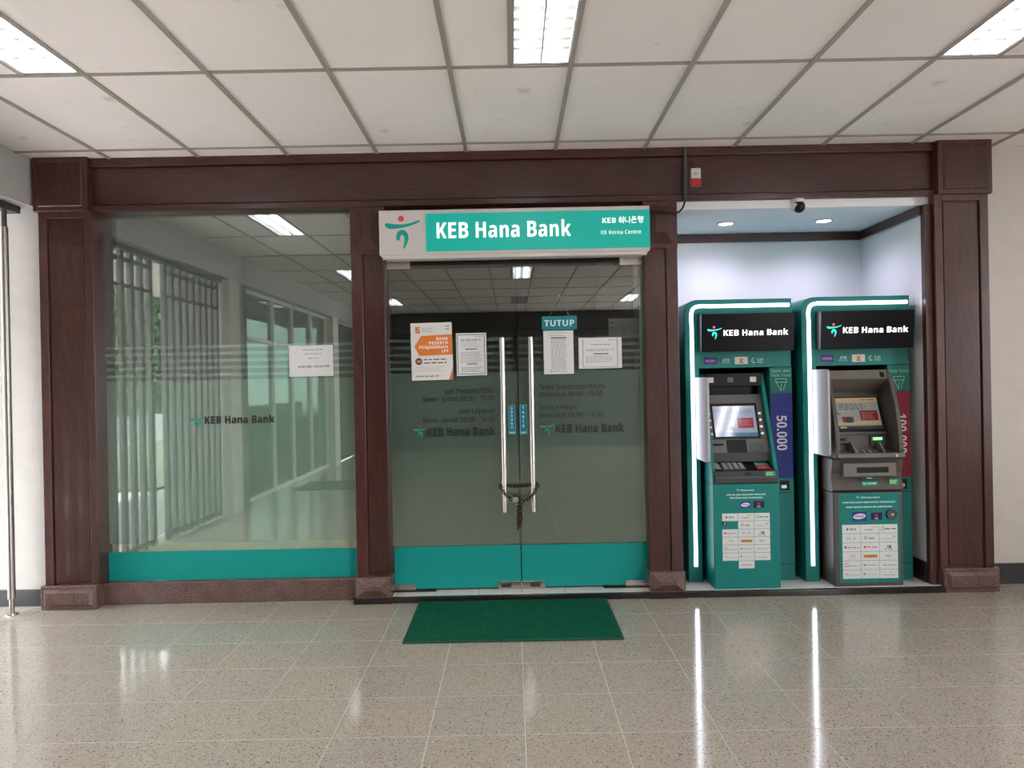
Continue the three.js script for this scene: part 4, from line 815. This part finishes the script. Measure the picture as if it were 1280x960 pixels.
// right machine
{
  const g = thing('atm', 'right cash machine with a dark red 100.000 strip and taupe body', 'cash machine', [2.38, 0.04, -5.6], 'cash machines in the niche');
  const x0 = 2.004, z = -5.300;
  enclosure(g, x0, z, false);
  const a = 2.140, b = 2.607, F = -5.155;
  part('lower_cabinet', B(a, b, 0.04, 0.672, -5.88, F, 0.010), machineBrown, g);
  part('teal_poster', B(2.178, 2.582, 0.066, 0.664, F, F + 0.0006), tealBright, g);
  part('panel_heading', printBox(2.186, 2.574, 0.545, 0.656, F + 0.0006, F + 0.0012), [teal, teal, teal, teal, printed(headingTex(92, 215, 335, 935, 820)), teal], g);
  part('network_badge', printBox(2.266, 2.363, 0.479, 0.541, F + 0.0012, F + 0.002), [teal, teal, teal, teal, primaMat, teal], g);
  part('network_badge', printBox(2.391, 2.467, 0.484, 0.534, F + 0.0012, F + 0.002), [teal, teal, teal, teal, redStarMat, teal], g);
  const lock = part('cabinet_lock', cyl(0.036, 0.034, 0.014, 2.529, 0.520, F + 0.007, 'z', 28), darkMetal, g);
  part('keyhole', cyl(0.010, 0.008, 0.006, 2.531, 0.521, F + 0.016, 'z', 16), keyMetal, lock);
  stickerGrid(g, 2.196, 2.569, 0.455, 0.0607, [[0, 1, 2], [3, 4, 5], [6, 7, 8], [9, 10, 11], [12, 13, 14], [15, 16, 17]], F + 0.0006);
  // cash drawer block with a waisted profile
  part('drawer_block', sideProfile([[-5.86, 0.676], [-5.165, 0.676], [-5.148, 0.69], [-5.150, 0.72], [-5.172, 0.76], [-5.168, 0.80], [-5.148, 0.86], [-5.140, 0.893], [-5.15, 0.900], [-5.86, 0.900]], a - 0.004, b + 0.004, 0.004), machineBrown, g);
  const fr = part('cash_frame', B(2.205, 2.560, 0.778, 0.868, -5.20, -5.136, 0.006), machineTaupe, g);
  part('cash_slot', B(2.294, 2.508, 0.803, 0.842, -5.145, -5.1345, 0.003), blackMatt, fr);
  const lb = badge(260, 60, (x, w, h) => { x.fillStyle = '#3a4a56'; x.fillRect(0, 0, w, h); x.fillStyle = '#7fa8a4'; x.fillRect(90, 12, 90, 34); }), rp = badge(260, 70, (x, w, h) => { x.fillStyle = '#178a78'; x.fillRect(0, 0, w, h); x.fillStyle = '#bfe6dc'; words(x, 'Rp 100.000', 44, 130, 52, 'center', 220); }), gl = badge(200, 90, (x, w, h) => { x.fillStyle = '#2f9a58'; x.fillRect(0, 0, w, h); greyLines(x, 15, 185, 18, 60, 3, '#bfe0c4', 10); });
  part('instruction_label', printBox(2.325, 2.440, 0.752, 0.773, -5.150, -5.146).translate(0, 0.004, -0.006), [black, black, black, black, lb, black], g);
  part('instruction_label', printBox(2.330, 2.437, 0.718, 0.744, -5.148, -5.1455), [black, black, black, black, rp, black], g);
  part('instruction_label', printBox(2.516, 2.577, 0.720, 0.758, -5.150, -5.1475), [black, black, black, black, gl, black], g);
  // hood: two curved cheeks, a visor and the leaning fascia between them
  const cheek = [[-5.86, 0.902], [-5.128, 0.902], [-5.118, 0.96], [-5.135, 1.10], [-5.175, 1.26], [-5.235, 1.40], [-5.285, 1.480], [-5.31, 1.496], [-5.86, 1.496]];
  part('hood_cheek', sideProfile(cheek, 2.152, 2.182, 0.004), machineBrown, g);
  part('hood_cheek', sideProfile(cheek, 2.574, 2.602, 0.004), machineBrown, g);
  const vi = part('visor', leaning(2.182, 2.578, 1.432, -5.262, 1.494, -5.298, 0.30, 0.004), machineTaupe, g);
  part('sensor_window', leaning(2.528, 2.556, 1.444, -5.266, 1.476, -5.284, 0.004).translate(0, 0, 0.002), black, vi);
  part('hood_roof', leaning(2.182, 2.578, 1.372, -5.48, 1.432, -5.27, 0.02), machineBrown, g);
  const Y0 = 0.985, Z0 = -5.262, Y1 = 1.378, Z1 = -5.435;
  part('fascia', leaning(2.182, 2.578, Y0, Z0, Y1, Z1, 0.06), machineGrey, g);
  const at = (f) => onLean(Y0, Z0, Y1, Z1, f), [sy0, sz0] = at(0.27), [sy1, sz1] = at(0.80);
  const bz = part('screen_bezel', leaning(2.226, 2.575, sy0 - 0.024, sz0 + 0.014, sy1 + 0.008, sz1 + 0.004, 0.006), blackMatt, g);
  part('screen', leaning(2.240, 2.552, sy0 - 0.005, sz0 + 0.012, sy1, sz1 + 0.010, 0.004), [black, black, black, black, new THREE.MeshPhysicalMaterial({ map: screenTexB, emissiveMap: screenTexB, emissive: 0xffffff, emissiveIntensity: 0.2, roughness: 0.1, color: 0x999999 }), black], bz, 'lit screen with a sand coloured header');
  part('fascia_lower', leaning(2.182, 2.578, 0.925, -5.255, 1.050, -5.262, 0.06), machineBrown, g);
  part('fascia_line', B(2.186, 2.574, 1.048, 1.056, -5.262, -5.252), machineDark, g);
  part('card_slot', B(2.205, 2.275, 1.012, 1.028, -5.258, -5.249, 0.002), blackMatt, g);
  part('receipt_slot', B(2.205, 2.285, 0.984, 0.992, -5.258, -5.248), blackMatt, g);
  const rd = part('card_reader', B(2.438, 2.555, 0.965, 1.042, -5.262, -5.243, 0.004), machineDark, g);
  part('reader_light', B(2.455, 2.520, 1.012, 1.032, -5.246, -5.239, 0.003), lampGlow(new THREE.Color().setRGB(0.02, 0.85, 0.10), 0.75), rd, 'glowing green light');
  // key shelf
  const S = [0.912, -5.132, 0.945, -5.262];
  part('key_shelf', leaning(2.182, 2.578, ...S.slice(0, 2), ...S.slice(2), 0.045), machineDark, g);
  const sh = (f) => onLean(...S, f), kp = part('keypad_plate', leaning(2.305, 2.480, ...sh(0.15), ...sh(0.85), 0.006).translate(0, 0.005, 0), black, g);
  const pad = new THREE.BoxGeometry(0.026, 0.008, 0.016);
  for (let r = 0; r < 4; r++) for (let c = 0; c < 4; c++) { const [y, zz] = sh(0.22 + 0.17 * r); placed('key', pad, std(0.10, 0.10, 0.10, 0.4), kp, 2.335 + c * 0.038, y + 0.010, zz); }
  for (const x of [2.298, 2.487]) part('keypad_guard', sideProfile([[-5.14, 0.915], [-5.145, 0.945], [-5.215, 1.000], [-5.25, 1.000], [-5.25, 0.94]], x - 0.008, x + 0.008, 0.003), machineTaupe, g);
  const tg = badge(160, 90, (x, w, h) => { x.fillStyle = '#2d5a5e'; x.fillRect(0, 0, w, h); greyLines(x, 12, 140, 20, 70, 4, '#8fb4b4', 8); });
  part('instruction_label', leaning(2.200, 2.275, ...sh(0.12), ...sh(0.80), 0.002).translate(0, 0.003, 0), [black, black, black, black, tg, black], g);
  part('front_lip', B(2.160, 2.616, 0.903, 0.935, -5.16, -5.118, 0.008), machineTaupe, g);
  part('lip_knob', cyl(0.008, 0.007, 0.010, 2.553, 0.918, -5.115, 'z', 16), keyMetal, g);
  part('side_handle', B(2.134, 2.142, 0.57, 0.66, -5.30, -5.285, 0.002), blackMatt, g);
}
renderer.render(scene, camera);
